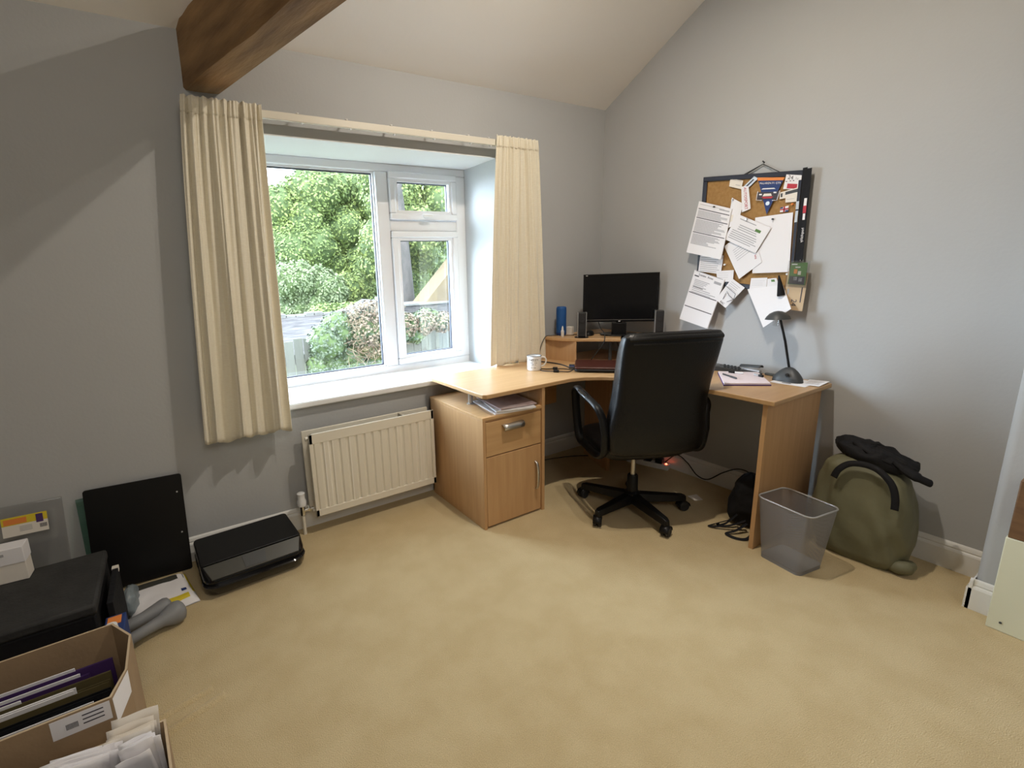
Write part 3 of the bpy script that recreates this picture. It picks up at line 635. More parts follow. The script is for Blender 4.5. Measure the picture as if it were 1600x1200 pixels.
# ------------------------------------------------------------------ things on the desk
# mug
mg = thing('mug', 'white enamel mug with dark rim and black lettering on the desk', 'mug', (-.900, -.300, ZT), 0)
obj('cup', MB().lathe([(.0, .004), (.036, .004), (.036, 0), (.0405, .001), (.0425, .006), (.043, .088), (.0425, .090), (.0405, .088), (.040, .008), (.0, .0075)], 40, cap=False), 'white', mg, smooth=True)
obj('rim', MB().tube([(.0425 * math.cos(a * PI / 20), .0425 * math.sin(a * PI / 20), .0895) for a in range(40)], .0016, 8, closed=True), 'inkd', mg, smooth=True)
hd = Vector((.80, -.60, 0)).normalized()
obj('handle', MB().tube(smooth_path([tuple(hd * r + Vector((0, 0, z))) for r, z in ((.042, .078), (.060, .079), (.072, .065), (.070, .045), (.058, .028), (.043, .022))], 5), .0045, 10), 'white', mg, smooth=True)
q = MB()
def wrapt(body, size, z, a0):
    vs, fs = text_geo(body, size); 
    q.add([(.0438 * math.sin(a0 + x / .0438), -.0438 * math.cos(a0 + x / .0438), z + y) for x, y, _ in vs], fs)
for b_, s_, z_ in (('SNEEZY', .019, .068), ('MUG   TEA', .010, .050), ('I  AM  A', .010, .039), ('OF  TEA', .009, .020)): wrapt(b_, s_, z_, R(-48))
obj('lettering', q, 'inkd', mg)
# blue bluetooth style speaker
bs_ = thing('blue_speaker', 'blue upright cylindrical speaker on the shelf\'s left end', 'speaker', (-.480, -.095, ST))
obj('body', MB().lathe([(.028, 0), (.033, .004), (.034, .012), (.034, .183), (.032, .192), (.027, .196), (0, .196)], 32), 'blue', bs_, smooth=True)
obj('base_ring', MB().lathe([(.0345, .008), (.0352, .010), (.0345, .020)], 32, cap=False), 'bluep', bs_, smooth=True)
# dropper bottle
db = thing('dropper_bottle', 'small white dropper bottle in front of the blue speaker', 'bottle', (-.525, -.155, ST))
obj('body', MB().lathe([(.010, 0), (.011, .002), (.011, .040), (.006, .045)], 20), 'white', db, smooth=True)
obj('cap', MB().lathe([(.006, .045), (.0075, .046), (.006, .060), (.002, .072), (0, .073)], 16), 'white', db, smooth=True)
# small pale box
sb = obj('small_box', MB().box(-.018, .018, -.02, .02, 0, .055), 'paperw', None, bevel=.002, loc=(-.415, -.115, ST), rot=(0, 0, R(20))); props(sb, 'small cream box standing behind the dropper bottle', 'box')
# pair of computer speakers
def pc_speaker(label, loc, rz):
    t_ = thing('computer_speaker', label, 'speaker', loc, rz, 'pair of computer speakers')
    obj('cabinet', MB().box(-.025, .025, -.028, .045, .006, .165), 'darkgrey', t_, bevel=.006)
    for sx in (-1, 1): obj('silver_edge', MB().box(min(sx * .024, sx * .028), max(sx * .024, sx * .028), -.031, .02, .004, .167), 'silver', t_, bevel=.001)
    obj('grille', MB().prism(rrect(-.0235, .0235, .012, .162, .004), 0, .004, T=Matrix.Translation((0, -.028, 0)) @ Matrix.Rotation(R(90), 4, 'X')), 'rubber', t_)
    for z in (.115, .05):
        obj('driver', MB().lathe([(.017, 0), (.018, .002), (.014, .003), (.004, .001), (.003, .003), (0, .0035)], 20, T=Matrix.Translation((0, -.034, z)) @ Matrix.Rotation(R(90), 4, 'X')), 'rubber', t_, smooth=True)
    obj('stand', MB().lathe([(.045, 0), (.045, .004), (.02, .007)], 24), 'black', t_, smooth=True)
    return t_
pc_speaker('slim grey computer speaker left of the monitor', (-.470, -.275, ST), -42)
pc_speaker('slim grey computer speaker right of the monitor', (-.088, -.575, ST), -48)
# monitor
mo = thing('monitor', 'black flat monitor, switched off, on the raised shelf', 'monitor', (-.215, -.365, ST), -45)
# local: -y faces camera; screen plane passes local y ~ +.0
W2, MZ0, MZ1 = .237, .088, .405
obj('back_shell', MB().prism(rrect(-W2 + .004, W2 - .004, MZ0 + .004, MZ1 - .004, .01), 0, .038, T=Matrix.Translation((0, .042, 0)) @ Matrix.Rotation(R(90), 4, 'X')), 'black', mo, bevel=.004)
q = MB(); yb_ = .0
q.box(-W2, W2, -.004, .008, MZ1 - .014, MZ1); q.box(-W2, W2, -.004, .008, MZ0, MZ0 + .017); q.box(-W2, -W2 + .012, -.004, .008, MZ0 + .017, MZ1 - .014); q.box(W2 - .012, W2, -.004, .008, MZ0 + .017, MZ1 - .014)
obj('bezel', q, 'blackgloss', mo, bevel=.002)
obj('screen', MB().box(-W2 + .012, W2 - .012, .000, .006, MZ0 + .017, MZ1 - .014), 'screen', mo)
obj('bottom_trim', MB().box(-W2 + .006, W2 - .006, -.0055, -.0035, MZ0 + .013, MZ0 + .0145), 'steel', mo)
obj('maker_mark', MB().box(-.006, .006, -.006, -.004, MZ0 + .002, MZ0 + .008), 'white', mo)
obj('model_mark', MB().box(-W2 + .016, -W2 + .028, -.0055, -.004, MZ1 - .011, MZ1 - .007), 'white', mo)
obj('stand_neck', MB().box(-.045, .045, -.015, .045, .010, .082), 'black', mo, bevel=.003)
obj('stand_bracket', MB().box(-.018, .018, .015, .040, .08, .16), 'black', mo)
obj('stand_base', MB().lathe([(.118, 0), (.122, .004), (.116, .010), (.03, .012), (0, .012)], 48, T=Matrix.Scale(.72, 4, (0, 1, 0))), 'blackgloss', mo, smooth=True)
# mouse
ms = obj('computer_mouse', MB().grid(lambda u, v: (.030 * math.cos(2 * PI * u) * math.cos(v * PI / 2), .055 * math.sin(2 * PI * u) * math.cos(v * PI / 2), .034 * math.sin(v * PI / 2) ** .7 if v > 0 else 0), 24, 8, closed_u=True), 'black', None, smooth=True, loc=(-.355, -.235, ST), rot=(0, 0, R(-60))); props(ms, 'black computer mouse on the shelf between left speaker and monitor', 'mouse')
# laptop
lp = thing('laptop', 'closed dark red glossy laptop on the desk under the monitor', 'laptop', (-.565, -.565, ZT), -46)
LW, LD = .36, .25
obj('base', MB().prism(rrect(-LW / 2, LW / 2, -LD / 2, LD / 2, .02), .006, .020), 'black', lp, bevel=.004)
obj('lid', MB().prism(rrect(-LW / 2, LW / 2, -LD / 2, LD / 2, .02), .022, .033), 'maroon', lp, bevel=.004)
for fx in (-.14, .14):
    for fy in (-.095, .095): obj('rubber_foot', MB().box(fx - .01, fx + .01, fy - .005, fy + .005, 0, .008), 'rubber', lp)
for k, y_ in enumerate((.035, -.01, -.04)): obj('plug', MB().box(-LW / 2 - .035, -LW / 2 - .001, y_ - .008, y_ + .008, .008, .019), 'bluep' if k == 1 else 'darkgrey', lp, bevel=.002)
# cables on the desk
def cable(label, pts, r=.0028, m='rubber', lump=None, cat='cable', name='cable'):
    c_ = obj(name, MB().tube(smooth_path(pts, 8), r, 8), m, None, smooth=True); props(c_, label, cat)
    if lump:
        a_, b_ = Vector(lump[0]), Vector(lump[1]); obj('ferrite_core', MB().tube([a_, b_], .009, 14), 'black', c_, smooth=True)
    return c_
Z_ = ZT + .003
cable('black cable with ferrite lump running from the mug to the laptop', [(-.84, -.20, Z_), (-.86, -.28, Z_), (-.84, -.34, Z_), (-.81, -.38, Z_ + .004), (-.77, -.42, Z_ + .004), (-.74, -.455, Z_), (-.722, -.475, Z_ + .010)], lump=((-.815, -.375, Z_ + .006), (-.795, -.395, Z_ + .006)))
cable('lower black cable with ferrite lump in front of the laptop', [(-.85, -.27, Z_), (-.89, -.36, Z_), (-.87, -.43, Z_ + .004), (-.83, -.48, Z_ + .004), (-.79, -.49, Z_), (-.752, -.49, Z_ + .010)], lump=((-.865, -.435, Z_ + .006), (-.845, -.46, Z_ + .006)))
cable('thick black cable crossing the desk behind the laptop', [(-.74, -.09, Z_), (-.70, -.17, Z_ + .002), (-.68, -.26, Z_ + .002), (-.68, -.33, Z_), (-.70, -.40, Z_), (-.702, -.425, Z_ + .010)], r=.004)
cable('thin black cable looping down from the shelf beside the curtain', [(-.515, -.10, ST + .003), (-.56, -.085, ST + .004), (-.61, -.08, ST - .0), (-.655, -.085, ST - .06), (-.67, -.09, ST - .12), (-.675, -.10, Z_)], r=.0022)
cable('black cable hanging from the monitor over the shelf edge to the desk', [(-.27, -.23, ST + .10), (-.32, -.30, ST + .05), (-.395, -.40, ST + .03), (-.425, -.425, ST - .02), (-.44, -.39, ST - .08), (-.46, -.34, Z_), (-.50, -.31, Z_)], r=.003)
cable('black cable looped under the raised shelf behind the chair', [(-.30, -.42, ST - .025), (-.26, -.40, ST - .06), (-.24, -.42, ST - .11), (-.29, -.47, Z_), (-.36, -.45, Z_), (-.42, -.42, Z_)], r=.003)
cable('thin cable lying on the shelf behind the left speaker', [(-.50, -.13, ST + .003), (-.44, -.17, ST + .003), (-.40, -.15, ST + .003), (-.30, -.22, ST + .003), (-.20, -.24, ST + .003)], r=.002)
# magazines on the pedestal
def magazine(label, loc, rz, sx, sy, h, m, seed):
    t_ = thing('wrapped_magazine', label, 'magazine', loc, rz, None); rr = random.Random(seed)
    def bump(x, y): return .0035 * noise.noise(Vector((x * 14, y * 14, seed)))
    def fn(z): return lambda u, v: ((u - .5) * sx, (v - .5) * sy, z + bump((u - .5) * sx, (v - .5) * sy) * (1 if z > .003 else 0))
    q = MB(); q.box(-sx / 2, sx / 2, -sy / 2, sy / 2, 0, h - .002); q.grid(fn(h), 12, 12)
    q.grid(lambda u, v: (-sx / 2 + sx * u, -sy / 2 - .002 * math.sin(PI * v), h * v), 12, 3)
    obj('pages', q, m, t_, smooth=True, angle=30)
    def wf_(u, v):
        x = (u - .5) * (sx + .05); y = (v - .5) * (sy + .02); return (x, y, h + .003 + bump(x * 1.5, y * 1.5) * 1.2 - (.012 * (max(0, abs(u - .5) - .44) / .06) ** 2))
    obj('plastic_wrap', MB().grid(wf_, 24, 18), 'clear', t_, smooth=True)
    return t_
magazine('lowest of the plastic wrapped magazines under the desk top', (-1.285, -.475, PZ), -9, .225, .285, .010, 'paper', 3)
magazine('middle plastic wrapped magazine on the drawer pedestal', (-1.265, -.490, PZ + .012), -16, .225, .285, .009, M['bluegrey'] if 'bluegrey' in M else 'paper', 5)
M['cover'] = mat('magazine_cover', (0.42, 0.30, 0.30), 0.35, c2=(0.60, 0.50, 0.48), vscale=20)
magazine('topmost plastic wrapped magazine with a reddish cover under the desk top', (-1.262, -.480, PZ + .023), -7, .220, .280, .009, 'cover', 8)
# right wing of desk
ca = thing('calculator', 'black desk calculator behind the writing pad', 'calculator', (-.085, -1.030, ZT), 30)
obj('case', MB().add([(-.045, -.07, 0), (.045, -.07, 0), (.045, .07, 0), (-.045, .07, 0), (-.045, -.07, .010), (.045, -.07, .010), (.045, .07, .030), (-.045, .07, .030)], [(0, 3, 2, 1), (4, 5, 6, 7), (0, 1, 5, 4), (2, 3, 7, 6), (1, 2, 6, 5), (3, 0, 4, 7)]), 'darkgrey', ca, bevel=.003)
q = MB()
for i in range(4):
    for j in range(5):
        x, y = -.032 + i * .0215, -.058 + j * .0175; z = .0115 + (y + .07) / .14 * .02
        q.box(x - .007, x + .007, y - .006, y + .006, z, z + .003)
obj('keys', q, 'black', ca); obj('display', MB().box(-.036, .036, .038, .060, .0285, .0292), 'pgrey', ca)
def pad_pts(z): return [(-.115, -1.005, z), (-.045, -1.175, z), (-.295, -1.362, z), (-.465, -1.222, z)]
pd = thing('writing_pad', 'pink-white writing pad with a dark back on the desk\'s right wing', 'pad', (-.24, -1.19, ZT))
P4 = [(-.155, -1.060), (-.055, -1.200), (-.275, -1.362), (-.435, -1.225)]
P4 = [(-.205, -1.045), (-.075, -1.195), (-.290, -1.365), (-.455, -1.222)]
loc2 = lambda p: (p[0] + .24, p[1] + 1.19)
obj('pad_back', MB().prism([loc2(p) for p in P4], 0, .005), 'purple', pd)
M['pink'] = mat('pinkish_paper', (0.80, 0.70, 0.74), 0.8)
obj('sheets', MB().prism([(x * .97, y * .97) for x, y in map(loc2, P4)], .0052, .013), 'pink', pd)
def pen(name, label, a, b_, r, ms_, cat='pen'):
    a, b_ = Vector(a), Vector(b_); t_ = thing(name, label, cat, a)
    d = b_ - a
    obj('barrel', MB().tube([(0, 0, 0), d * .55], r, 10), ms_[0], t_, smooth=True)
    obj('cap', MB().tube([d * .55, d * .97, d], [r * 1.2, r * 1.15, r * .5], 10), ms_[1], t_, smooth=True)
pen('pen', 'thin dark ballpoint lying on the left of the writing pad', (-.275, -1.115, ZT + .018), (-.325, -1.215, ZT + .018), .004, ('darkgrey', 'darkgrey'))
pen('pen', 'thick pen with black cap near the top of the writing pad', (-.190, -1.175, ZT + .019), (-.205, -1.105, ZT + .019), .005, ('white', 'black'))
pen('pen', 'short dark pen at the right of the writing pad', (-.175, -1.225, ZT + .019), (-.190, -1.275, ZT + .019), .006, ('silver', 'black'))
sp = thing('stapler', 'grey and silver stapler by the wall behind the writing pad', 'stapler', (-.065, -1.150, ZT), -100)
obj('base', MB().prism(rrect(-.06, .06, -.016, .016, .008), 0, .008), 'darkgrey', sp, bevel=.002)
obj('magazine_rail', MB().box(-.05, .055, -.009, .009, .014, .022), 'silver', sp, bevel=.001)
obj('top_arm', MB().grid(lambda u, v: ((u - .5) * .12, .014 * math.cos(PI * v), .026 + .014 * math.sin(PI * v) + .012 * u), 12, 8), 'darkgrey', sp, solid=.002, smooth=True)
td = obj('tape_dispenser', MB().prism(rrect(-.045, .045, -.014, .014, .012), 0, .012), 'pgrey', None, bevel=.004, loc=(-.060, -1.265, ZT), rot=(0, 0, R(-95))); props(td, 'low greenish-grey tape dispenser touching the lamp base', 'tape dispenser')
# desk lamp
lm = thing('desk_lamp', 'small dark grey desk lamp with a dome shade near the wall', 'lamp', (-.120, -1.365, ZT), 0)
def base_fn(u, v):
    a = 2 * PI * u; r = .062 * (1 - v) ** .55; sx, sy = 1.0, 1.08
    tri = 1 + .12 * math.cos(3 * a)
    return (r * tri * math.cos(a) * .9, r * tri * math.sin(a) * sy, .012 + .062 * v ** .9 if v > 0 else .0)
obj('base', MB().grid(base_fn, 36, 12, closed_u=True), 'darkgrey', lm, smooth=True, angle=60)
obj('switch', MB().lathe([(.009, 0), (.009, .004), (.006, .006), (0, .006)], 16, T=TR((-.045, -.01, .038), ry=-48)), 'black', lm)
obj('stem', MB().tube([(0, .003, .06), (.0, .036, .20), (0, .072, .318)], .006, 12), 'blackgloss', lm, smooth=True)
obj('shade', MB().lathe([(.056, 0), (.050, .012), (.036, .028), (.018, .038), (0, .041)], 32, T=TR((0, .082, .312), rx=-3)), 'darkgrey', lm, smooth=True, solid=.002)
obj('glass_guard', MB().lathe([(.016, 0), (.014, -.034), (.0, -.038)], 16, T=TR((0, .088, .312))), 'clear', lm, smooth=True)
s1 = sheet('letter_sheet', 'white letter lying under the desk lamp', 'paper', [(-.045, -1.30, ZT + .0015), (-.055, -1.47, ZT + .0015), (-.205, -1.475, ZT + .0015), (-.215, -1.32, ZT + .0015)], prints=[(.3, .55, .8, .88, 'inkd')])
s2 = sheet('folded_leaflet', 'folded white leaflet at the desk\'s right end beside the lamp', 'leaflet', [(-.030, -1.420, ZT + .004), (-.035, -1.508, ZT + .010), (-.155, -1.512, ZT + .004), (-.160, -1.440, ZT + .003)], prints=lines(.2, .8, 6, .1, .9, seed=31, th=.03), m='paper')

# ------------------------------------------------------------------ office chair
ch = thing('office_chair', 'black leather high-backed swivel chair at the corner desk', 'office chair', (-.700, -.900, 0), -25)
# base star
hub = obj('hub', MB().lathe([(.040, .06), (.045, .07), (.043, .115), (.030, .125), (.028, .215), (.024, .22), (0, .22)], 28), 'black', ch, smooth=True)
obj('gas_lift', MB().lathe([(.014, .21), (.014, .33), (0, .33)], 20), 'steel', ch, smooth=True)
arms = [111 + 25, 182 + 25, 254 + 25, 326 + 25, 39 + 25]
def star_leg():
    q = MB(); rows = []
    for t_ in [0, .25, .5, .75, .92, 1.0]:
        r = .02 + .275 * t_; w_ = .034 - .012 * t_; zt_ = .112 - .018 * t_; hh = .048 - .016 * t_
        if t_ == 1.0: w_ *= .7; zt_ -= .006
        rows.append([(r, -w_, zt_ - hh), (r, -w_ * .7, zt_), (r, w_ * .7, zt_), (r, w_, zt_ - hh)])
    vs = [p for row in rows for p in row]; fs = []
    for i in range(5):
        for k in range(4): fs.append((i * 4 + k, i * 4 + (k + 1) % 4, (i + 1) * 4 + (k + 1) % 4, (i + 1) * 4 + k))
    fs += [(0, 1, 2, 3), (23, 22, 21, 20)]
    return q.add(vs, fs)
def caster_mb():
    q = MB()
    for s_ in (-1, 1):
        q.lathe([(0, 0), (.024, 0), (.027, .003), (.027, .014), (.024, .017), (0, .017)], 20, T=TR((0, s_ * .004, .027), rx=-90 * s_))
    return q
lg0 = obj('star_leg', star_leg(), 'black', ch, bevel=.003); cs0 = obj('caster', caster_mb(), 'rubber', lg0, smooth=True, loc=(.285, 0, 0), rot=(0, 0, R(70)))
obj('caster_hood', MB().grid(lambda u, v: (.031 * math.cos(PI * u), -.022 + .044 * v, .027 + .031 * math.sin(PI * u)), 12, 2).tube([(0, 0, .05), (0, 0, .075)], .009, 10), 'black', lg0, solid=.002, smooth=True, loc=(.285, 0, 0), rot=(0, 0, R(60)))
lg0.rotation_euler = (0, 0, R(arms[0]))
for k_, a_ in enumerate(arms[1:]):
    c_ = dup(lg0, ch); c_.rotation_euler = (0, 0, R(a_))
    for h_ in [o for o in bpy.data.objects if o.parent == c_]: h_.rotation_euler = (0, 0, R((35, 120, 10, 80)[k_]))
obj('seat_plate', MB().box(-.09, .09, -.05, .12, .335, .36), 'black', ch, bevel=.006)
# seat cushion
def cushion(w0, d0, z0, z1, ysh=0):
    def fn(u, v):
        a = 2 * PI * u; ph = -PI / 2 + PI * v; e = .45
        sg = lambda x, p: math.copysign(abs(x) ** p, x)
        c_, s_ = math.cos(a), math.sin(a); cp, sp_ = math.cos(ph), math.sin(ph)
        return (w0 * sg(c_, e) * sg(cp, .35), ysh + d0 * sg(s_, e) * sg(cp, .35), (z0 + z1) / 2 + (z1 - z0) / 2 * sg(sp_, .6))
    return fn
obj('seat', MB().grid(cushion(.240, .225, .365, .46, .045), 48, 14, closed_u=True), 'leather', ch, smooth=True, angle=60)
# back: profile (z, y centre, half width, half thickness)
bp_ = [(.405, -.13, .10, .030), (.415, -.17, .19, .045), (.432, -.205, .225, .05), (.455, -.218, .240, .052), (.50, -.225, .248, .052), (.56, -.228, .252, .054), (.64, -.225, .243, .056), (.72, -.226, .236, .056), (.80, -.232, .237, .055), (.88, -.242, .243, .053), (.95, -.252, .247, .05), (1.0, -.262, .248, .045), (1.030, -.268, .245, .036), (1.048, -.272, .225, .018), (1.052, -.273, .18, .006)]
def backfn(u, v):
    k = v * (len(bp_) - 1); i = min(int(k), len(bp_) - 2); fr = k - i
    z, yc, hw, ht = [bp_[i][j] * (1 - fr) + bp_[i + 1][j] * fr for j in range(4)]
    a = 2 * PI * u; c_, s_ = math.cos(a), math.sin(a); sg = lambda x, p: math.copysign(abs(x) ** p, x)
    x = hw * sg(c_, .30) ; y = yc + ht * sg(s_, .45) + .022 * (x / .25) ** 2
    x += .04 * max(0, (z - .62) / .43)
    return (x, y, z)
obj('backrest', MB().grid(backfn, 64, 52, closed_u=True), 'leather', ch, smooth=True, angle=70)
# raised piping line near top of back (roll)
q = MB(); q.grid(lambda u, v: (-.193 + .462 * u, -.262 + .052 * math.sin(2 * PI * v) * .95 + .022 * ((2 * u - 1)) ** 2, 1.022 + .020 * math.cos(2 * PI * v) + .004 * math.sin(PI * u)), 24, 14)
obj('head_roll', q, 'leather', ch, smooth=True, angle=80)
q = MB(); q.tube([(x_ * .246 + .036, -.310 + .022 * x_ * x_, 1.003) for x_ in [-.86 + .086 * k for k in range(21)]], .0035, 8); obj('seam_piping', q, 'leather', ch, smooth=True)
def arm_loop(s_):
    pts = [(.27, -.19, .62), (.285, -.17, .665), (.29, -.11, .685), (.29, .0, .695), (.29, .09, .712), (.288, .135, .692), (.286, .14, .65), (.284, .12, .54), (.28, .08, .43), (.27, .0, .41), (.262, -.12, .40), (.258, -.19, .44), (.262, -.21, .54)]
    return smooth_path([(s_ * x, y, z) for x, y, z in pts], 5)
for s_ in (-1, 1):
    a_ = obj('armrest', MB().tube(arm_loop(s_), .022, 12, flat=.70, closed=True), 'black', ch, smooth=True)
    obj('arm_pad', MB().tube(smooth_path([(s_ * .288, -.15, .678), (s_ * .29, -.08, .690), (s_ * .29, .02, .708), (s_ * .29, .09, .712), (s_ * .288, .125, .712)], 4), [.010] + [.021] * 15 + [.010], 12, flat=.45), 'blackgloss', a_, smooth=True)

# ------------------------------------------------------------------ under the desk
ex = thing('power_strip', 'white power strip with plugs and a red light under the desk', 'power strip', (-.090, -.55, 0), -72)
obj('case', MB().prism(rrect(-.14, .14, -.028, .028, .01), 0, .035), 'white', ex, bevel=.004)
for x in (-.09, .0, .075): obj('plug', MB().box(x - .024, x + .024, -.022, .026, .035, .07), 'black', ex, bevel=.006)
M['led'] = mat('red_indicator', (0.6, .02, .01), .3, emit=((1, .12, .05), 12))
obj('indicator_light', MB().lathe([(.006, 0), (.006, .003), (0, .005)], 12, T=TR((.120, -.0, .036))), 'led', ex)
cable('black power cable sagging along the right skirting board', [(-.06, -.66, .05), (-.03, -.72, .115), (-.035, -.80, .09), (-.05, -.88, .035), (-.045, -.95, .030), (-.03, -1.03, .10), (-.03, -1.12, .155), (-.03, -1.20, .14), (-.05, -1.30, .03), (-.06, -1.38, .006)], r=.0035)
cable('dark cable lying on the carpet behind the pedestal', [(-1.05, -.06, .005), (-.90, -.10, .005), (-.70, -.07, .005), (-.50, -.10, .005), (-.30, -.20, .005), (-.15, -.40, .005)], r=.003)
pa = sheet('paper_scrap', 'small yellowish paper scrap on the carpet behind the chair casters', 'paper scrap', [(-.30, -.98, .003), (-.24, -1.0, .006), (-.27, -1.06, .003), (-.32, -1.04, .004)], m='paperw')
# small backpack
bk = thing('backpack', 'small black backpack with strap loops slumped inside the desk\'s end panel', 'backpack', (-.33, -1.335, 0), 10)
def bagfn(w_, d_, h_, seed, nz_=.012, pw=.6, top=.75):
    def fn(u, v):
        a = 2 * PI * u; c_, s_ = math.cos(a), math.sin(a); sg = lambda x, p: math.copysign(abs(x) ** p, x)
        prof_ = (math.sin(PI * min(1, max(0, (v * .93 + .07)))) ** .38) * (1 - (1 - top) * v)
        if v == 0: prof_ *= .0
        n = noise.noise(Vector((c_ * 1.6 + seed, s_ * 1.6, v * 3.2))) * nz_ + noise.noise(Vector((c_ * 4 + seed, s_ * 4, v * 8))) * nz_ * .4
        x = (w_ * prof_ + n) * sg(c_, pw); y = (d_ * prof_ + n) * sg(s_, pw)
        return (x, y, h_ * (v ** .9))
    return fn
obj('bag_body', MB().grid(bagfn(.10, .105, .29, 3, .014, .8, .55), 40, 24, closed_u=True), 'blackcloth', bk, smooth=True, angle=80)
for k_, pts in enumerate(([(-.09, -.02, .06), (-.13, .03, .03), (-.165, .09, .012), (-.17, .12, .008), (-.14, .11, .008), (-.10, .05, .04)], [(-.10, -.03, .05), (-.15, .0, .02), (-.19, .03, .008), (-.20, -.02, .006), (-.17, -.06, .008), (-.10, -.07, .03)], [(-.09, .02, .08), (-.12, .055, .03), (-.13, .085, .008), (-.115, .10, .006)])):
    obj('strap', MB().tube(smooth_path(pts, 5), .008, 8, flat=.3), 'blackcloth', bk, smooth=True)

# ------------------------------------------------------------------ waste bin
M['meshbin'] = bpy.data.materials.new('wire_mesh'); mm = M['meshbin']; mm.use_nodes = True; nt = mm.node_tree; nt.nodes.clear()
o_ = nt.nodes.new('ShaderNodeOutputMaterial'); tr_ = nt.nodes.new('ShaderNodeBsdfTransparent'); pb = nt.nodes.new('ShaderNodeBsdfPrincipled'); mx = nt.nodes.new('ShaderNodeMixShader')
pb.inputs['Base Color'].default_value = (.30, .30, .32, 1); pb.inputs['Metallic'].default_value = .3; pb.inputs['Roughness'].default_value = .45; mx.inputs[0].default_value = .60
tr_.inputs[0].default_value = (1, 1, 1, 1)
# fine woven wire: two fields of stripes decide between wire and hole
tcn = nt.nodes.new('ShaderNodeTexCoord'); sx_ = nt.nodes.new('ShaderNodeSeparateXYZ'); nt.links.new(tcn.outputs['Object'], sx_.inputs[0])
def stripe(a, b_):
    ad = nt.nodes.new('ShaderNodeMath'); ad.operation = 'ADD'; nt.links.new(a, ad.inputs[0]); nt.links.new(b_, ad.inputs[1])
    ml = nt.nodes.new('ShaderNodeMath'); ml.operation = 'MULTIPLY'; ml.inputs[1].default_value = 420; nt.links.new(ad.outputs[0], ml.inputs[0])
    fr = nt.nodes.new('ShaderNodeMath'); fr.operation = 'FRACT'; nt.links.new(ml.outputs[0], fr.inputs[0])
    lt = nt.nodes.new('ShaderNodeMath'); lt.operation = 'LESS_THAN'; lt.inputs[1].default_value = .34; nt.links.new(fr.outputs[0], lt.inputs[0]); return lt
s1_ = nt.nodes.new('ShaderNodeMath'); s1_.operation = 'ADD'; nt.links.new(sx_.outputs[0], s1_.inputs[0]); nt.links.new(sx_.outputs[1], s1_.inputs[1])
ng = nt.nodes.new('ShaderNodeMath'); ng.operation = 'MULTIPLY'; ng.inputs[1].default_value = -1; nt.links.new(s1_.outputs[0], ng.inputs[0])
l1 = stripe(s1_.outputs[0], sx_.outputs[2]); l2 = stripe(ng.outputs[0], sx_.outputs[2])
mxm = nt.nodes.new('ShaderNodeMath'); mxm.operation = 'MAXIMUM'; nt.links.new(l1.outputs[0], mxm.inputs[0]); nt.links.new(l2.outputs[0], mxm.inputs[1])
nt.links.new(mxm.outputs[0], mx.inputs[0]); nt.links.new(tr_.outputs[0], mx.inputs[1]); nt.links.new(pb.outputs[0], mx.inputs[2]); nt.links.new(mx.outputs[0], o_.inputs[0])
wb = thing('waste_bin', 'empty grey wire mesh waste bin in front of the desk\'s end panel', 'waste bin', (-.508, -1.622, 0), -9)
def ringp(w_, d_, r, z): return [(x, y, z) for x, y in rrect(-w_, w_, -d_, d_, r, 6)]
lo, hi = ringp(.080, .090, .022, .006), ringp(.098, .120, .030, .298); n_ = len(lo)
obj('mesh_side', MB().add(lo + hi, [(i, (i + 1) % n_, n_ + (i + 1) % n_, n_ + i) for i in range(n_)]), 'meshbin', wb, smooth=True)
obj('rim', MB().tube(hi, .0035, 8, closed=True), 'silver', wb, smooth=True)
obj('base', MB().prism([(x, y) for x, y, z in lo], .0, .018), 'grey', wb)

# ------------------------------------------------------------------ olive holdall
hb_ = thing('holdall', 'big olive fabric bag with black straps slumped against the right wall', 'bag', (-.165, -1.765, 0), 0)
def hfn(u, v):
    a = 2 * PI * u; c_, s_ = math.cos(a), math.sin(a); sg = lambda x, p: math.copysign(abs(x) ** p, x)
    t_ = v
    wy = .165 * (1 + .10 * math.sin(PI * t_) - .20 * t_ ** 3); wx = .125 * (1 + .12 * math.sin(PI * t_) - .45 * t_ ** 2)
    if v > .86: q_ = (v - .86) / .14; wy *= math.sqrt(max(0, 1 - q_ ** 2)); wx *= math.sqrt(max(0, 1 - q_ ** 2))
    if v < .06: wy *= .86 + .14 * v / .06; wx *= .86 + .14 * v / .06
    n = noise.noise(Vector((c_ * 1.3 + 3, s_ * 1.8, t_ * 2.4))) * .018 + noise.noise(Vector((c_ * 3.5, s_ * 4, t_ * 5))) * .007
    # diagonal creases
    n += .005 * math.sin((s_ * 2.0 - t_ * 2.2) * 7) * math.exp(-((t_ - .25) / .3) ** 2)
    return (min((wx + n) * sg(c_, .62) - .01 * t_, .140), (wy + n) * sg(s_, .62) + .025 * t_, .475 * t_ ** .92 - (.03 * max(0, -s_) * t_))
obj('bag_body', MB().grid(hfn, 72, 48, closed_u=True), 'olive', hb_, smooth=True, angle=80)
obj('rolled_corner', MB().tube(smooth_path([(-.06, -.13, .03), (-.075, -.155, .035), (-.06, -.178, .04), (-.03, -.180, .04)], 4), [.028] * 5 + [.03] * 4 + [.024] * 4, 12), 'olive', hb_, smooth=True)
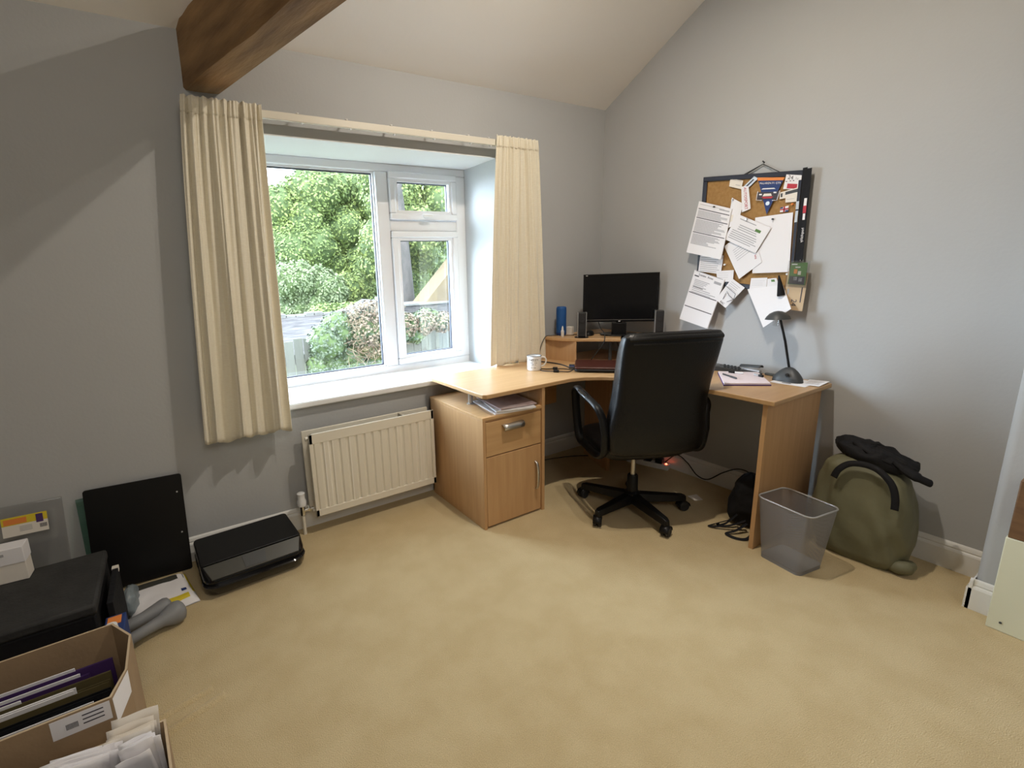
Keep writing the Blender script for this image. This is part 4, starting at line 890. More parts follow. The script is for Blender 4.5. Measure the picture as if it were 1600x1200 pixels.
# draped straps follow the body surface
def on_bag(u, v, off=.006):
    p = Vector(hfn(u, v)); c = Vector((0, .02, p.z)); d = (p - c); d.z = .02; d.normalize(); return p + d * off
st1 = [(-.147, .092, .385), (-.140, .080, .425), (-.125, .05, .458), (-.120, .0, .470), (-.122, -.05, .462), (-.135, -.095, .432), (-.140, -.115, .40), (-.142, -.125, .36), (-.142, -.128, .315)]
def strap(pts, wd, name='strap'):
    pts = smooth_path(pts, 5); q = MB(); vs = []
    for i, p in enumerate(pts):
        t_ = (pts[min(i + 1, len(pts) - 1)] - pts[max(i - 1, 0)]).normalized(); outw = Vector((-1, 0, .45)).normalized()
        s_ = t_.cross(outw).normalized() * wd / 2
        vs += [p - s_, p + s_]
    fs = [(2 * i, 2 * i + 1, 2 * i + 3, 2 * i + 2) for i in range(len(pts) - 1)]
    q.add(vs, fs); return obj(name, q, 'blackcloth', hb_, solid=.004, smooth=True, angle=80)
strap(st1, .026)
jk = thing('folded_jacket', 'crumpled black jacket lying on top of the olive bag', 'jacket', (-.15, -1.755, .445), 0)
def jfn(u, v):
    a = 2 * PI * u; c_, s_ = math.cos(a), math.sin(a); ph = -PI / 2 + PI * v; sg = lambda x, p: math.copysign(abs(x) ** p, x)
    n = noise.noise(Vector((c_ * 2 + 9, s_ * 3, v * 3))) * .018 + noise.noise(Vector((c_ * 6, s_ * 8, v * 6))) * .009
    cp = math.cos(ph)
    return ((.085 + n) * c_ * sg(cp, .6) - .005, (.150 + n) * s_ * sg(cp, .6) - .005, .035 + .045 * math.sin(ph) + n + .025 * s_ * sg(cp, .6))
obj('jacket_body', MB().grid(jfn, 48, 18, closed_u=True), 'blackcloth', jk, smooth=True, angle=80)
obj('sleeve', MB().tube(smooth_path([(-.04, -.07, .05), (-.05, -.12, .02), (-.055, -.165, -.0), (-.03, -.20, -.02)], 5), [.022] * 5 + [.026] * 6 + [.02] * 5, 12, flat=.7), 'blackcloth', jk, smooth=True)
obj('sleeve', MB().tube(smooth_path([(-.03, .06, .085), (-.05, .03, .075), (-.06, -.03, .055), (-.055, -.08, .04)], 5), [.018] * 8 + [.022] * 8, 12, flat=.6), 'blackcloth', jk, smooth=True)

# ------------------------------------------------------------------ furniture at the right edge
su = thing('storage_chest', 'cream painted chest with a brown wooden upper part at the far right', 'chest', (-.36, -2.207, 0))
obj('cream_panel', MB().box(0, .072, -.70, 0, 0, .366), 'creamboard', su, bevel=.003)
obj('screw', MB().lathe([(.004, 0), (.004, .002), (0, .003)], 12, T=TR((-.0005, -.034, .036), ry=-90)), 'darkgrey', su)
obj('brown_upper_part', MB().box(.0, .072, -.70, -.004, .366, .585), 'amber', su, bevel=.004)

# ------------------------------------------------------------------ printer
pr = thing('printer', 'black flat inkjet printer with a grey control strip on the carpet by the wall', 'printer', (-2.628, -.212, 0), 3.2)
def outline(w0, y0_, y1_, rf, rb=.02): 
    out = []
    for cx_, cy_, a0, r in ((w0 - rb, y1_ - rb, 0, rb), (-w0 + rb, y1_ - rb, 90, rb), (-w0 + rf, y0_ + rf, 180, rf), (w0 - rf, y0_ + rf, 270, rf)):
        for k in range(7): a = R(a0 + 15 * k); out.append((cx_ + r * math.cos(a), cy_ + r * math.sin(a)))
    return out
def loft(rings, cap=True):
    q = MB(); n = len(rings[0]); vs = [p for r_ in rings for p in r_]; fs = []
    for k in range(len(rings) - 1):
        for i in range(n): fs.append((k * n + i, k * n + (i + 1) % n, (k + 1) * n + (i + 1) % n, (k + 1) * n + i))
    fs += [list(range(n))[::-1], [(len(rings) - 1) * n + i for i in range(n)]]
    return q.add(vs, fs)
R3 = lambda o, z: [(x, y, z) for x, y in o]
obj('lower_case', loft([R3(outline(.212, -.150, .165, .05), 0), R3(outline(.222, -.178, .17, .065), .02), R3(outline(.228, -.19, .172, .07), .055), R3(outline(.226, -.184, .172, .07), .060)]), 'blackgloss', pr, smooth=True, angle=35)
obj('output_slot', loft([R3(outline(.219, -.168, .165, .05), .058), R3(outline(.219, -.168, .165, .05), .074)]), 'screen', pr)
obj('upper_case', loft([R3(outline(.222, -.165, .172, .045), .072), R3(outline(.224, -.160, .172, .045), .085), R3(outline(.224, -.100, .172, .02), .122)]), 'blackgloss', pr, smooth=True, angle=35)
# sloping control strip
sl = (.122 - .078) / (.160 - .100)
def strip_pt(x, t_, off=0): y = -.166 + .062 * t_; z = .082 + .044 * t_; n_ = Vector((0, -.58, .81)); return (x, y + n_.y * off, z + n_.z * off)
q = MB(); vs = [strip_pt(x, t_, .0045) for x, t_ in ((-.190, .02), (.190, .02), (.215, .98), (-.215, .98))] + [strip_pt(x, t_, -.003) for x, t_ in ((-.190, .02), (.190, .02), (.215, .98), (-.215, .98))]
q.add(vs, [(0, 1, 2, 3), (7, 6, 5, 4), (0, 4, 5, 1), (1, 5, 6, 2), (2, 6, 7, 3), (3, 7, 4, 0)]); cp = obj('control_strip', q, 'pgrey', pr, bevel=.002)
q = MB(); vs = [strip_pt(x, t_, o) for o in (.0062, .004) for x, t_ in ((-.048, .12), (.042, .12), (.050, .92), (-.054, .92))]; q.add(vs, [(0, 1, 2, 3), (7, 6, 5, 4), (0, 4, 5, 1), (1, 5, 6, 2), (2, 6, 7, 3), (3, 7, 4, 0)]); obj('display_surround', q, 'darkgrey', cp)
q = MB(); q.add([strip_pt(x, t_, .0066) for x, t_ in ((-.026, .22), (.022, .22), (.024, .82), (-.028, .82))], [(0, 1, 2, 3)]); obj('display', q, 'darkgrey', cp)
obj('scanner_lid', MB().prism(outline(.222, -.098, .170, .012), .123, .131), 'black', pr, bevel=.003)

# ------------------------------------------------------------------ things leaning and lying at the left
bp2 = thing('black_panel', 'flat black square panel leaning on the wall beside the printer', 'panel', (-3.070, -.075, 0), 0)
T = Matrix.Translation((0, 0, 0)) @ Matrix.Rotation(R(-6.0), 4, 'X') @ Matrix.Rotation(R(2.0), 4, 'Y')
obj('panel_sheet', MB().prism(rrect(-.19, .19, .006, .485, .012), -.004, .004, T=T @ Matrix.Rotation(R(90), 4, 'X')), 'black', bp2, bevel=.0015)
for z in (.40, .20): obj('screw', MB().lathe([(.004, 0), (.004, .001), (0, .002)], 12, T=T @ TR((.165, -.005, z), rx=90)), 'silver', bp2)
gp = thing('glass_sheet', 'thin green-edged glass sheet half hidden behind the black square panel', 'glass', (-3.085, -.060, 0), 0)
obj('glass_pane', MB().box(-.188, .18, -.003, .003, .004, .455, T=Matrix.Rotation(R(-5.2), 4, 'X')), 'clearg', gp)
# transparent sleeve with label
cs_ = thing('plastic_case', 'clear plastic case with a yellow label leaning on the wall', 'plastic case', (-3.45, -.115, .0), 0)
T = Matrix.Rotation(R(-8.5), 4, 'X') @ Matrix.Rotation(R(1.5), 4, 'Y')
obj('clear_shell', MB().box(-.20, .125, -.010, .010, .01, .500, T=T), 'clear', cs_, bevel=.003)
q = MB(); q.box(-.075, .072, -.0118, -.0112, .375, .455, 0, T).box(-.075, .072, -.0123, -.0118, .422, .455, 1, T).box(-.068, .005, -.0128, -.0123, .425, .448, 2, T).box(.035, .058, -.013, -.0125, .415, .45, 4, T)
for k in range(8): q.box(.045 + k * .003, .0465 + k * .003, -.0128, -.0123, .392, .408, 3, T)
for k in range(4): q.box(-.02, .02, -.0128, -.0123, .392 + k * .006, .394 + k * .006, 5, T)
obj('label', q, ['paperw', 'yellow', 'orange', 'inkd', 'purple', 'ink'], cs_)
# big black box
bb = thing('storage_box', 'large matt black storage box behind the cardboard box at the left', 'box', (-3.415, -.445, 0), 0)
obj('box_body', MB().box(-.25, .245, -.21, .185, 0, .262), 'blackcloth', bb, bevel=.008)
M['lidblack'] = mat('dark_fabric_lid', (0.028, 0.028, 0.028), 0.75, bump=.4, bscale=90, var=.25, vscale=14)
obj('lid', MB().box(-.256, .250, -.216, .190, .262, .302), 'lidblack', bb, bevel=.010)
wbx = thing('white_box', 'small white cardboard box on the black storage box', 'box', (-3.455, -.300, .303), -4)
obj('carton', MB().box(-.07, .060, -.03, .03, 0, .132), 'paperw', wbx, bevel=.002)
obj('lid', MB().box(-.072, .062, -.033, .033, .072, .134), 'paper', wbx, bevel=.002)
obj('printed_mark', MB().box(-.03, .005, -.0338, -.033, .108, .118), 'ink', wbx)
# mail packet
mp = thing('mail_packet', 'flat white plastic mail packet with yellow bands in front of the black panel', 'packet', (-2.985, -.245, 0), 0)
cor = [(-3.145, -.115), (-2.915, -.118), (-2.868, -.345), (-2.960, -.395), (-3.118, -.375)]
q = MB()
def pkt(u, v):
    A_, B_, C_, D_ = [Vector((x + 2.985, y + .245, 0)) for x, y in (cor[0], cor[1], (-2.865, -.375), (-3.118, -.40))]
    p = (A_ * (1 - u) + B_ * u) * (1 - v) + (D_ * (1 - u) + C_ * u) * v
    e = min(1, 8 * min(u, 1 - u)) * min(1, 8 * min(v, 1 - v))
    p.z = .004 + .028 * e ** .5 + .004 * noise.noise(Vector((u * 5, v * 5, 2))); return p
obj('packet_body', MB().grid(pkt, 24, 24).grid(lambda u, v: Vector((pkt(u, v).x, pkt(u, v).y, .002)), 24, 24), 'paper', mp, smooth=True, angle=60)
def patch(u0, u1, v0, v1): return MB().grid(lambda u, v: pkt(u0 + (u1 - u0) * u, v0 + (v1 - v0) * v) + Vector((0, 0, .0012)), 8, 8)
obj('yellow_band', patch(.955, .995, .02, .75), 'yellow', mp); obj('yellow_label', patch(.55, .88, .80, .92), 'yellow', mp); obj('grey_window', patch(.02, .93, .03, .26), 'pgrey', mp)
obj('print', MB().grid(lambda u, v: pkt(.80 + .08 * u, .62 + .08 * v) + Vector((0, 0, .0015)), 3, 3), 'bluep', mp)
# dumbbells
def dumbbell(label, a, b_, r1, r2):
    a, b_ = Vector(a), Vector(b_); t_ = thing('dumbbell', label, 'dumbbell', (a.x, a.y, 0)); d = b_ - a; L = d.length; d.normalize()
    prof_ = [(.0, r2 * .6), (.04, r2), (.45, r2 * 1.05), (.62, r2 * 1.25), (.78, r1 * .95), (.88, r1), (.95, r1 * .88), (.985, r1 * .6), (1.0, .001)]
    pts = [Vector((0, 0, a.z)) + d * L * s_ for s_, r in prof_]; obj('grip', MB().tube(pts, [r for s_, r in prof_], 24), 'grey', t_, smooth=True, angle=70)
    obj('far_head', MB().lathe([(0, -.03), (r1 * .8, -.025), (r1, 0), (r1 * .8, .025), (0, .03)], 20, T=Matrix.Translation((0, 0, a.z)) @ d.to_track_quat('Z', 'Y').to_matrix().to_4x4()), 'grey', t_, smooth=True, angle=70)
dumbbell('smooth grey hand weight nearest the camera with its end on the carpet', (-3.135, -.555, .046), (-2.925, -.450, .045), .045, .021)
dumbbell('smooth grey hand weight behind the nearer one, touching the mail packet', (-3.150, -.455, .040), (-2.972, -.378, .037), .037, .024)
# small things between the box and the panel
jg = thing('plastic_bag', 'crumpled translucent grey-blue bag between the storage box and the mail packet', 'bag', (-3.118, -.270, 0), -4)
M['greyblue'] = mat('grey_blue_plastic', (.22, .26, .28), .4)
obj('bag_body', MB().grid(bagfn(.034, .085, .11, 8, .012, .8, .7), 30, 16, closed_u=True), 'greyblue', jg, smooth=True, angle=80)
bx = thing('blue_carton', 'narrow blue carton with a white cap standing beside the storage box', 'carton', (-3.115, -.725, 0), 0)
obj('carton_body', MB().box(-.030, .030, -.065, .055, 0, .245), 'bluep', bx, bevel=.003)
obj('cap', MB().lathe([(.018, 0), (.020, .004), (.018, .022), (0, .024)], 20, T=TR((-.005, -.035, .245))), 'white', bx, smooth=True)
obj('label_patch', MB().box(-.022, .018, .0, .045, .245, .2465), 'orange', bx)
fl = thing('ring_binder', 'dark ring binder standing on end at the black storage box\'s right side', 'binder', (-3.135, -.480, 0), 0)
obj('cover', MB().box(-.010, .010, -.13, .13, .0, .262), 'blackcloth', fl, bevel=.002)
obj('brass_corner', MB().box(-.011, .011, .110, .132, .245, .265), 'paperw', fl)

# ------------------------------------------------------------------ cardboard boxes with files
def carton(name, label, poly, h, th=.006):
    cx_ = sum(p[0] for p in poly) / len(poly); cy_ = sum(p[1] for p in poly) / len(poly)
    t_ = thing(name, label, 'cardboard box', (cx_, cy_, 0)); P_ = [Vector((x - cx_, y - cy_, 0)) for x, y in poly]; n = len(P_)
    Q_ = []
    for i in range(n):
        a, b_, c_ = P_[i - 1], P_[i], P_[(i + 1) % n]; e1 = (b_ - a).normalized(); e2 = (c_ - b_).normalized()
        n1 = Vector((-e1.y, e1.x, 0)); n2 = Vector((-e2.y, e2.x, 0)); m_ = (n1 + n2); m_ = m_ / max(.3, m_.length_squared) * 2
        Q_.append(b_ + m_ * th)
    hz = lambda i: h + .004 * math.sin(i * 2.1)
    q = MB(); vs = [(p.x, p.y, 0) for p in P_] + [(p.x, p.y, hz(i)) for i, p in enumerate(P_)] + [(p.x, p.y, hz(i)) for i, p in enumerate(Q_)] + [(p.x, p.y, .006) for p in Q_]
    fs = [(i, (i + 1) % n, n + (i + 1) % n, n + i) for i in range(n)] + [(2 * n + i, 2 * n + (i + 1) % n, 3 * n + (i + 1) % n, 3 * n + i) for i in range(n)]
    fs2 = [(n + i, n + (i + 1) % n, 2 * n + (i + 1) % n, 2 * n + i) for i in range(n)]
    q.add(vs, fs + [list(range(n))[::-1], [3 * n + i for i in range(n)]], 0); q.add(vs, fs2, 1)
    obj('box_walls', q, ['card', 'carde'], t_)
    return t_, (cx_, cy_)
# counter-clockwise from above
p1 = [(-3.62, -1.150), (-3.085, -1.150), (-3.055, -1.05), (-3.052, -.90), (-3.105, -.812), (-3.62, -.812)]
c1, c1c = carton('cardboard_box', 'open brown cardboard box full of upright files, label on its rim', p1, .302)
lab = MB(); lab.box(-3.215 - c1c[0], -3.090 - c1c[0], -1.1515 - c1c[1], -1.1508 - c1c[1], .245, .300)
e_ = (Vector((-3.055, -1.05, 0)) - Vector((-3.085, -1.15, 0))); nn_ = Vector((e_.y, -e_.x, 0)).normalized() * .0012
pA = Vector((-3.085 - c1c[0], -1.15 - c1c[1], 0)) + nn_
lab.add([pA + e_ * .05 + Vector((0, 0, .215)), pA + e_ * .95 + Vector((0, 0, .225)), pA + e_ * .98 + Vector((0, 0, .296)), pA + e_ * .02 + Vector((0, 0, .298))], [(0, 1, 2, 3)])
obj('shipping_label', lab, 'paper', c1)
bc_ = MB()
for k in range(10): bc_.box(-3.185 - c1c[0] + k * .0026, -3.1837 - c1c[0] + k * .0026, -1.1524 - c1c[1], -1.1516 - c1c[1], .262, .278)
for k in range(3): bc_.box(-3.150 - c1c[0], -3.105 - c1c[0], -1.1524 - c1c[1], -1.1516 - c1c[1], .262 + .012 * k, .265 + .012 * k)
obj('barcode', bc_, 'inkd', c1)
def file_folder(label, y, x1, h, m, tilt=0, lip=None, th=.006, x0=-3.60, group=None, name='file_folder'):
    t_ = thing(name, label, 'file', ((x0 + x1) / 2, y, .008)); w_ = (x1 - x0) / 2; T = Matrix.Rotation(R(tilt), 4, 'X')
    q = MB(); q.box(-w_, w_, -th / 2 - .001, -th / 2, 0, h, T=T); q.box(-w_, w_, th / 2, th / 2 + .001, 0, h * .97, T=T); q.box(-w_, w_, -th / 2, th / 2, 0, .002, T=T)
    obj('cover', q, m, t_)
    if lip:
        q = MB()
        for k, (dx0, dx1, dh, mk) in enumerate(lip):
            yy = -th / 2 + (k + 1) * th / (len(lip) + 1); q.box(-w_ + dx0, w_ - dx1, yy - .0012, yy + .0012, .004, h + dh, 0, T)
        obj('loose_papers', q, 'paper', t_)
    return t_
file_folder('purple folder at the back of the cardboard box of files', -.905, -3.105, .262, 'purple', 5, [(0.0, .07, -.006, 0), (0, .09, .004, 0)], .012)
file_folder('thin purple folder with white sheets just in front of the first purple one', -.935, -3.16, .255, 'purple', 4, [(0, .02, .008, 0), (0, .03, .004, 0)], .012)
file_folder('olive hanging file in the middle of the cardboard box', -.972, -3.105, .262, 'olivecard', 3, [(.10, .20, .006, 0)], .012)
file_folder('olive hanging file stuffed with cream papers', -1.012, -3.105, .258, 'olivecard', 2, [(0, .08, .010, 0), (0, .075, .013, 0), (0, .085, .010, 0)], .018)
file_folder('black folder in front of the cream papers in the box', -1.052, -3.10, .258, 'blackcloth', 1, [(0, .3, -.01, 0)], .020)
file_folder('pale green folder against the front of the cardboard box', -1.092, -3.105, .250, 'olivecard', -1, [(0, .03, .008, 0)], .010)
p2 = [(-3.45, -1.62), (-2.955, -1.62), (-2.952, -1.46), (-2.970, -1.225), (-3.45, -1.205)]
c2_, c2c = carton('cardboard_box', 'second open cardboard box overflowing with papers, in the bottom left corner', p2, .238)
def paper_bundle(label, x0, x1, y, h, n, seed, tilt, m='paper', rz=0, lean=.0):
    t_ = thing('paper_bundle', label, 'papers', ((x0 + x1) / 2, y, .010), rz); rr = random.Random(seed); w_ = (x1 - x0) / 2; q = MB()
    for k in range(n):
        T = Matrix.Translation((rr.uniform(-.008, .008), k * .005, 0)) @ Matrix.Rotation(R(tilt + rr.uniform(-2.5, 2.5)), 4, 'X') @ Matrix.Rotation(R(rr.uniform(-5, 5) + lean), 4, 'Y')
        hh = h + rr.uniform(-.02, .02); c_ = rr.uniform(.004, .014); 
        q.grid(lambda u, v: (-w_ + 2 * w_ * u, c_ * math.sin(PI * v * 1.1) + .002 * math.sin(7 * u + k), hh * v), 6, 10, T=T)
    obj('sheets', q, m, t_, solid=.0012, smooth=True); return t_
paper_bundle('cream folded papers at the back right of the second box', -3.105, -3.005, -1.245, .280, 5, 1, 3, 'paperw')
paper_bundle('bright white envelope at the right of the second box', -3.055, -2.985, -1.320, .285, 5, 2, 2, 'paper')
paper_bundle('white papers fanned in the middle of the second box', -3.26, -3.12, -1.270, .278, 8, 3, 6, 'paper', lean=10)
paper_bundle('cream papers sticking up in the centre of the second box', -3.19, -3.085, -1.335, .280, 5, 4, 2, 'paperw', lean=-12)
paper_bundle('thin white papers leaning at the left of the second box', -3.36, -3.22, -1.33, .262, 6, 6, 4, 'paper', lean=6)
paper_bundle('white sheets at the front centre of the second box', -3.18, -3.06, -1.41, .270, 6, 5, -2, 'paper', lean=-4)
file_folder('dark red edged plastic folder at the front right of the second box', -1.400, -2.975, .260, 'grey', 0, None, .012, x0=-3.07)
q = MB(); q.tube([(-3.068, -1.408, .17), (-3.068, -1.408, .255), (-3.055, -1.408, .268), (-2.99, -1.408, .270), (-2.976, -1.408, .258), (-2.974, -1.408, .17)], .003, 8)
fe = obj('folder_binding', q, 'red', None, smooth=True); props(fe, 'dark red binding comb round the grey plastic folder', 'binding')
file_folder('blue folder between the papers at the left of the second box', -1.27, -3.235, .262, 'bluep', 3, None, .008, x0=-3.30)

# carpet marks left by furniture
# (slight ridges pressed into the pile)
def ridge(label, a, b_, w_):
    a, b_ = Vector(a), Vector(b_); d = (b_ - a).normalized(); s_ = Vector((-d.y, d.x, 0)) * w_ / 2; q = MB()
    q.grid(lambda u, v: a + (b_ - a) * u + s_ * (2 * v - 1) + Vector((0, 0, .0005 + .008 * math.sin(PI * v) * math.sin(PI * min(1, max(0, u))) ** .3)), 20, 6)
    o = obj('trim_4', q, 'carpet', None, smooth=True); o['kind'] = 'structure'
ridge('', (-3.04, -.945, 0), (-2.86, -.905, 0), .034); ridge('', (-3.02, -1.02, 0), (-2.825, -.955, 0), .036)

# ------------------------------------------------------------------ outside
M['leafA'] = mat('spring_leaves', (0.215, 0.265, 0.070), 0.6, c2=(0.130, 0.185, 0.055), vscale=.9, detail=6)
M['leafB'] = mat('bright_leaves', (0.225, 0.265, 0.070), 0.6, c2=(0.135, 0.185, 0.050), vscale=1.2, detail=6)
M['leafC'] = mat('grey_green_leaves', (0.20, 0.235, 0.12), 0.6, c2=(0.14, 0.18, 0.085), vscale=1.5, detail=6)
M['leafD'] = mat('ivy_leaves', (0.115, 0.145, 0.080), 0.5, c2=(0.050, 0.070, 0.042), vscale=3, detail=6)
M['leafE'] = mat('dry_shoots', (0.21, 0.165, 0.10), 0.6, c2=(0.14, 0.09, 0.065), vscale=6)
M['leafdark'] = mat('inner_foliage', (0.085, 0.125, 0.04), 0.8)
M['bark'] = mat('ivy_bark', (0.10, 0.085, 0.080), 0.9, c2=(0.05, 0.048, 0.042), vscale=5, stretch=(1, 1, .4), bump=.8, bscale=10)
M['fence'] = mat('grey_fence_wood', (0.14, 0.14, 0.115), 0.8, c2=(0.10, 0.10, 0.085), vscale=2, stretch=(6, 6, .6))
M['slate'] = mat('slate_roofing', (0.13, 0.118, 0.115), 0.85, c2=(0.03, 0.027, 0.030), vscale=5, stretch=(.7, 4, 8), detail=6)
M['ridge'] = mat('stone_coping', (0.16, 0.155, 0.145), 0.85, var=.3, vscale=3)
M['brickw'] = mat('ochre_boards', (0.125, 0.088, 0.045), 0.8, var=.15, vscale=2)
M['grass'] = mat('lawn', (0.085, 0.10, 0.045), 0.9, var=.3, vscale=2)
def leaves(blobs, n, size, seed, squash=1.0):
    rr = random.Random(seed); q = MB(); tot = sum(b_[3] ** 2 for b_ in blobs); vs = []; fs = []
    for (bx_, by_, bz_, br__) in blobs:
        k = int(n * br__ ** 2 / tot)
        for _ in range(k):
            u = rr.uniform(-1, 1); a = rr.uniform(0, 2 * PI); s_ = math.sqrt(1 - u * u); d = Vector((s_ * math.cos(a), s_ * math.sin(a), u))
            if d.y > .55: continue
            rad = br__ * (1 + .10 * noise.noise(d * 3 + Vector((bx_, by_, bz_))) * 2) * rr.uniform(.90, 1.06)
            c = Vector((bx_, by_, bz_)) + Vector((d.x * rad, d.y * rad, d.z * rad * squash))
            nrm = (d + Vector((rr.gauss(0, .5), rr.gauss(0, .5), rr.gauss(0, .5) + .4))).normalized()
            t_ = nrm.orthogonal().normalized(); t_.rotate(Matrix.Rotation(rr.uniform(0, 2 * PI), 3, nrm)); b2 = nrm.cross(t_); z_ = size * rr.uniform(.6, 1.3)
            i = len(vs); vs += [c - t_ * z_ * .5, c + b2 * z_ * .32, c + t_ * z_ * .6, c - b2 * z_ * .32]; fs.append((i, i + 1, i + 2, i + 3))
    q.add(vs, fs); return q
def core(blobs, k=.93):
    q = MB()
    for (x, y, z, r) in blobs:
        def fn(u, v, x=x, y=y, z=z, r=r):
            a = 2 * PI * u; ph = -PI / 2 + PI * v; d = Vector((math.cos(a) * math.cos(ph), math.sin(a) * math.cos(ph), math.sin(ph)))
            rad = r * k * (1 + .12 * noise.noise(d * 3 + Vector((x, y, z))) * 2)
            return Vector((x, y, z)) + d * rad
        q.grid(fn, 20, 12, closed_u=True)
    return q
def tree(name, label, base, blobs, n, size, m, seed, trunk=None, cat='tree', group=None):
    t_ = thing(name, label, cat, base, 0, group); B_ = Vector(base)
    bl_ = [(x - B_.x, y - B_.y, z - B_.z, r) for x, y, z, r in blobs]
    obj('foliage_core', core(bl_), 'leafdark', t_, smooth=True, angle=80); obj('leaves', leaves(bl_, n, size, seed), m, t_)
    if trunk: obj('trunk', MB().tube([Vector(p) - B_ for p in trunk[0]], trunk[1], 12), 'bark', t_, smooth=True)
    return t_
GZ = -2.2
def clump(rr, cx_, cy_, cz_, sx, sy, sz, n, r0, r1):
    out = []
    for _ in range(n):
        out.append((cx_ + rr.uniform(-sx, sx), cy_ + rr.uniform(-sy, sy), cz_ + rr.uniform(-sz, sz), rr.uniform(r0, r1)))
    return out
rt = random.Random(5)
tree('broadleaf_tree', 'big bright green tree filling the upper left of the window view', (4.2, 20, GZ), clump(rt, 5.0, 20, 3.3, 2.4, 1.0, 1.7, 26, .7, 1.25) + [(2.4, 19.6, 3.0, 1.0), (1.95, 19.7, 4.25, .95), (2.9, 19.8, 4.8, .9), (2.2, 19.8, 3.4, .9), (3.5, 19.8, 4.9, .9), (4.5, 19.6, 5.2, .8), (5.8, 20, 5.2, 1.0)], 60000, .13, 'leafA', 11, trunk=([(4.2, 20.5, GZ), (4.3, 20.5, 3), (4.5, 20.5, 5)], [.3, .2, .06]))
tree('broadleaf_tree', 'tall green tree with ivy-grey trunk seen through the small panes', (5.2, 14, GZ), clump(rt, 6.3, 15.2, 3.4, 1.6, .7, 1.6, 20, .6, 1.0) + clump(rt, 5.6, 15, 5.0, 1.2, .5, .6, 6, .5, .8), 34000, .12, 'leafB', 12, trunk=([(5.20, 14, GZ), (5.17, 14, .2), (5.10, 14, 2.2), (4.98, 14, 4.6), (4.9, 14, 6.5)], [.33, .29, .25, .20, .12]))
tree('woodland_tree', 'dark green woodland canopy behind the two nearer trees', (6, 26, GZ), clump(rt, 9.5, 27, 3.0, 5.5, .8, 2.6, 26, 1.3, 2.2) + clump(rt, 3.0, 27, 1.2, 5.5, .8, 1.2, 16, 1.3, 2.0), 30000, .26, 'leafA', 13)
tree('willow_bush', 'pale grey-green bush at the left of the window view', (2.4, 16, GZ), clump(rt, 2.2, 16.2, .6, 1.0, .5, .7, 12, .5, .8), 16000, .11, 'leafC', 14, cat='bush')
tree('garden_bush', 'yellow-green bush right of the pale one above the slate roof', (3.6, 16.5, GZ), clump(rt, 3.8, 16.8, .45, .8, .5, .6, 10, .45, .75), 12000, .11, 'leafB', 15, cat='bush')
tree('garden_bush', 'dark green bushes just above the slate roof at the far left', (2.0, 13.0, GZ), clump(rt, 2.6, 13.4, -.1, 1.4, .3, .25, 10, .35, .5), 8000, .10, 'leafA', 16, cat='bush')
tree('garden_bush', 'green shrub below the ochre gable right of the grey trunk', (7.2, 17, GZ), clump(rt, 7.6, 17.5, .8, 1.6, .5, .9, 12, .6, .9), 10000, .13, 'leafA', 17, cat='bush')
# slate roof, outhouse
sr = thing('slate_roof', 'low grey slate roof with stone coping beyond the fence', 'roof', (-.6, 7.0, .45))
obj('roof_slope', MB().add([(-3.4, -1.2, -.55), (1.05, -1.2, -.42), (1.10, .3, .17), (-3.4, .3, .14), (-3.4, -1.2, -.65), (1.05, -1.2, -.52), (1.10, .3, .07), (-3.4, .3, .04)], [(0, 1, 2, 3), (7, 6, 5, 4), (0, 4, 5, 1), (1, 5, 6, 2), (2, 6, 7, 3), (3, 7, 4, 0)]), 'slate', sr)
q = MB()
for k in range(24):
    x = -3.3 + k * .185; q.box(x, x + .17, .25, .42, .10, .20 + .02 * math.sin(k * 1.7))
obj('coping_stones', q, 'ridge', sr, bevel=.015)
sh = thing('garden_shed', 'dark pointed shed roof behind the ivy', 'shed', (2.6, 12, .2))
obj('roof', MB().prism([(-.85, .0), (0, .42), (.85, .0), (.85, -.06), (0, .34), (-.85, -.06)], -1.2, 0, T=T_xz), 'slate', sh)
obj('gable_wall', MB().prism([(-.75, -2.2), (.75, -2.2), (.75, .0), (0, .33), (-.75, .0)], -1.1, -.1, T=T_xz), 'ochre' if 'ochre' in M else 'ridge', sh)
hg = thing('outbuilding', 'ochre gabled outbuilding at the right of the lower window pane', 'building', (6.2, 12, .3))
obj('gable_wall', MB().prism([(-1.35, .02), (1.6, .02), (1.6, 1.9), (.55, 1.9)], 0, 1.0, T=T_xz), 'brickw', hg)
obj('lower_wall', MB().box(-2.8, 1.8, -.15, 1.0, -2.4, .02), 'slate', hg); obj('wall_cap', MB().box(-2.8, 1.8, -.2, 1.0, .0, .06), 'ridge', hg)
# fence
fc = thing('garden_fence', 'grey vertical board fence under the ivy', 'fence', (0, 5.0, GZ + .4))
k = 0; x = -2.8
while x < 4.2:
    if -2.8 < x: 
        zt_ = .40 + (x + 1.3) * .12 if x < -.6 else .50
        h_ = zt_ - (GZ + .4) + .02 * math.sin(x * 31); obj('fence_board', MB().box(x, x + .135, 0 + .01 * (k % 2), .02 + .01 * (k % 2), 0, h_), 'fence', fc)
    x += .148; k += 1
obj('rail', MB().box(-2.8, 4.2, .03, .07, .5, .58).box(-2.8, 4.2, .03, .07, 1.9, 1.98), 'fence', fc)
ri = random.Random(21)
ivb = clump(ri, -.30, 4.85, .22, .42, .08, .34, 16, .18, .30) + [(-.75, 4.85, .18, .22), (-.85, 4.85, .0, .2), (-.1, 4.85, .60, .2), (.15, 4.85, .55, .22), (-.45, 4.8, .5, .2), (.3, 4.85, .3, .25), (-.3, 4.8, -.5, .3), (.1, 4.8, -.2, .3)]
tree('ivy_bush', 'mound of ivy growing over the fence in the large pane', (-.3, 4.9, GZ + .4), ivb, 15000, .052, 'leafD', 22, cat='ivy')
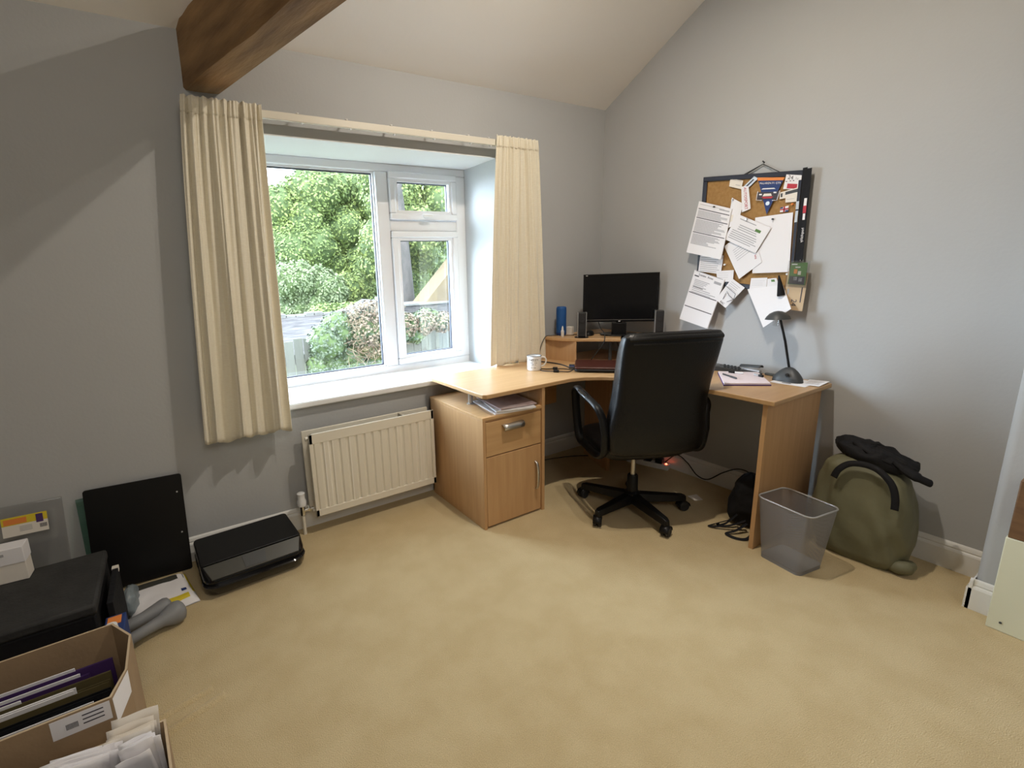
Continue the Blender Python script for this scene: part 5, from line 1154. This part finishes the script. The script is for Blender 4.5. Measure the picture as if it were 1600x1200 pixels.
iv = thing('dry_climber', 'tangle of pale reddish climber shoots on top of the ivy', 'climber', (-.05, 4.8, .3)); q = MB()
for k in range(170):
    p = Vector((ri.uniform(-.45, .45), ri.uniform(-.35, -.12), ri.uniform(-.25, .52))); d = Vector((ri.gauss(0, 1), ri.gauss(0, .3), ri.gauss(.2, .8))).normalized(); pts = [p]
    for j in range(4): d = (d + Vector((ri.gauss(0, .35), ri.gauss(0, .2), ri.gauss(-.05, .35)))).normalized(); pts.append(pts[-1] + d * .06)
    q.tube(pts, .005, 4)
obj('shoots', q, 'leafE', iv); obj('leaves', leaves([(0, 0, .2, .42), (.1, 0, .4, .25), (-.2, 0, .35, .25)], 2600, .05, 31), 'leafE', iv)
ivc = clump(ri, 1.0, 4.85, .52, .50, .06, .10, 12, .13, .20) + [(.85, 4.85, .33, .17), (.70, 4.85, .40, .16)]
tree('ivy_bush', 'ivy with reddish tips on the fence top seen in the right casement', (1.0, 4.9, GZ + .4), ivc, 5000, .050, 'leafD', 24, cat='ivy')
iv2 = thing('dry_climber', 'reddish climber shoots on the fence top in the right casement', 'climber', (1.0, 4.75, .5))
obj('leaves', leaves([(-.35, 0, .0, .2), (0, 0, .02, .2), (.35, 0, .0, .18)], 2200, .045, 33), 'leafE', iv2)
gr = props(obj('lawn', MB().box(-25, 45, .5, 60, GZ - .3, GZ), 'grass'), 'green lawn beyond the house wall', 'lawn', kind='stuff')

# repeats share a group
groups = {'file_folder': 'files standing in the cardboard boxes', 'paper_bundle': 'papers in the second cardboard box', 'curtain': 'pair of curtains at the window', 'push_pin': 'loose push pins in the cork board',
          'dumbbell': 'two grey hand weights on the carpet', 'wrapped_magazine': 'wrapped magazines on the pedestal', 'pen': 'pens on the writing pad', 'cardboard_box': 'cardboard boxes at the lower left',
          'broadleaf_tree': 'trees beyond the garden fence', 'garden_bush': 'bushes beyond the garden fence', 'cable': 'cables on and under the desk', 'printed_form': 'printed forms on the left of the notice board',
          'lanyard': 'lanyards over the notice board', 'ivy_bush': 'ivy on the garden fence', 'dry_climber': 'climber shoots on the garden fence'}
for o in list(bpy.data.objects):
    k = o.name.split('.')[0]
    if o.parent is None and k in groups and 'group' not in o and 'label' in o: o['group'] = groups[k]
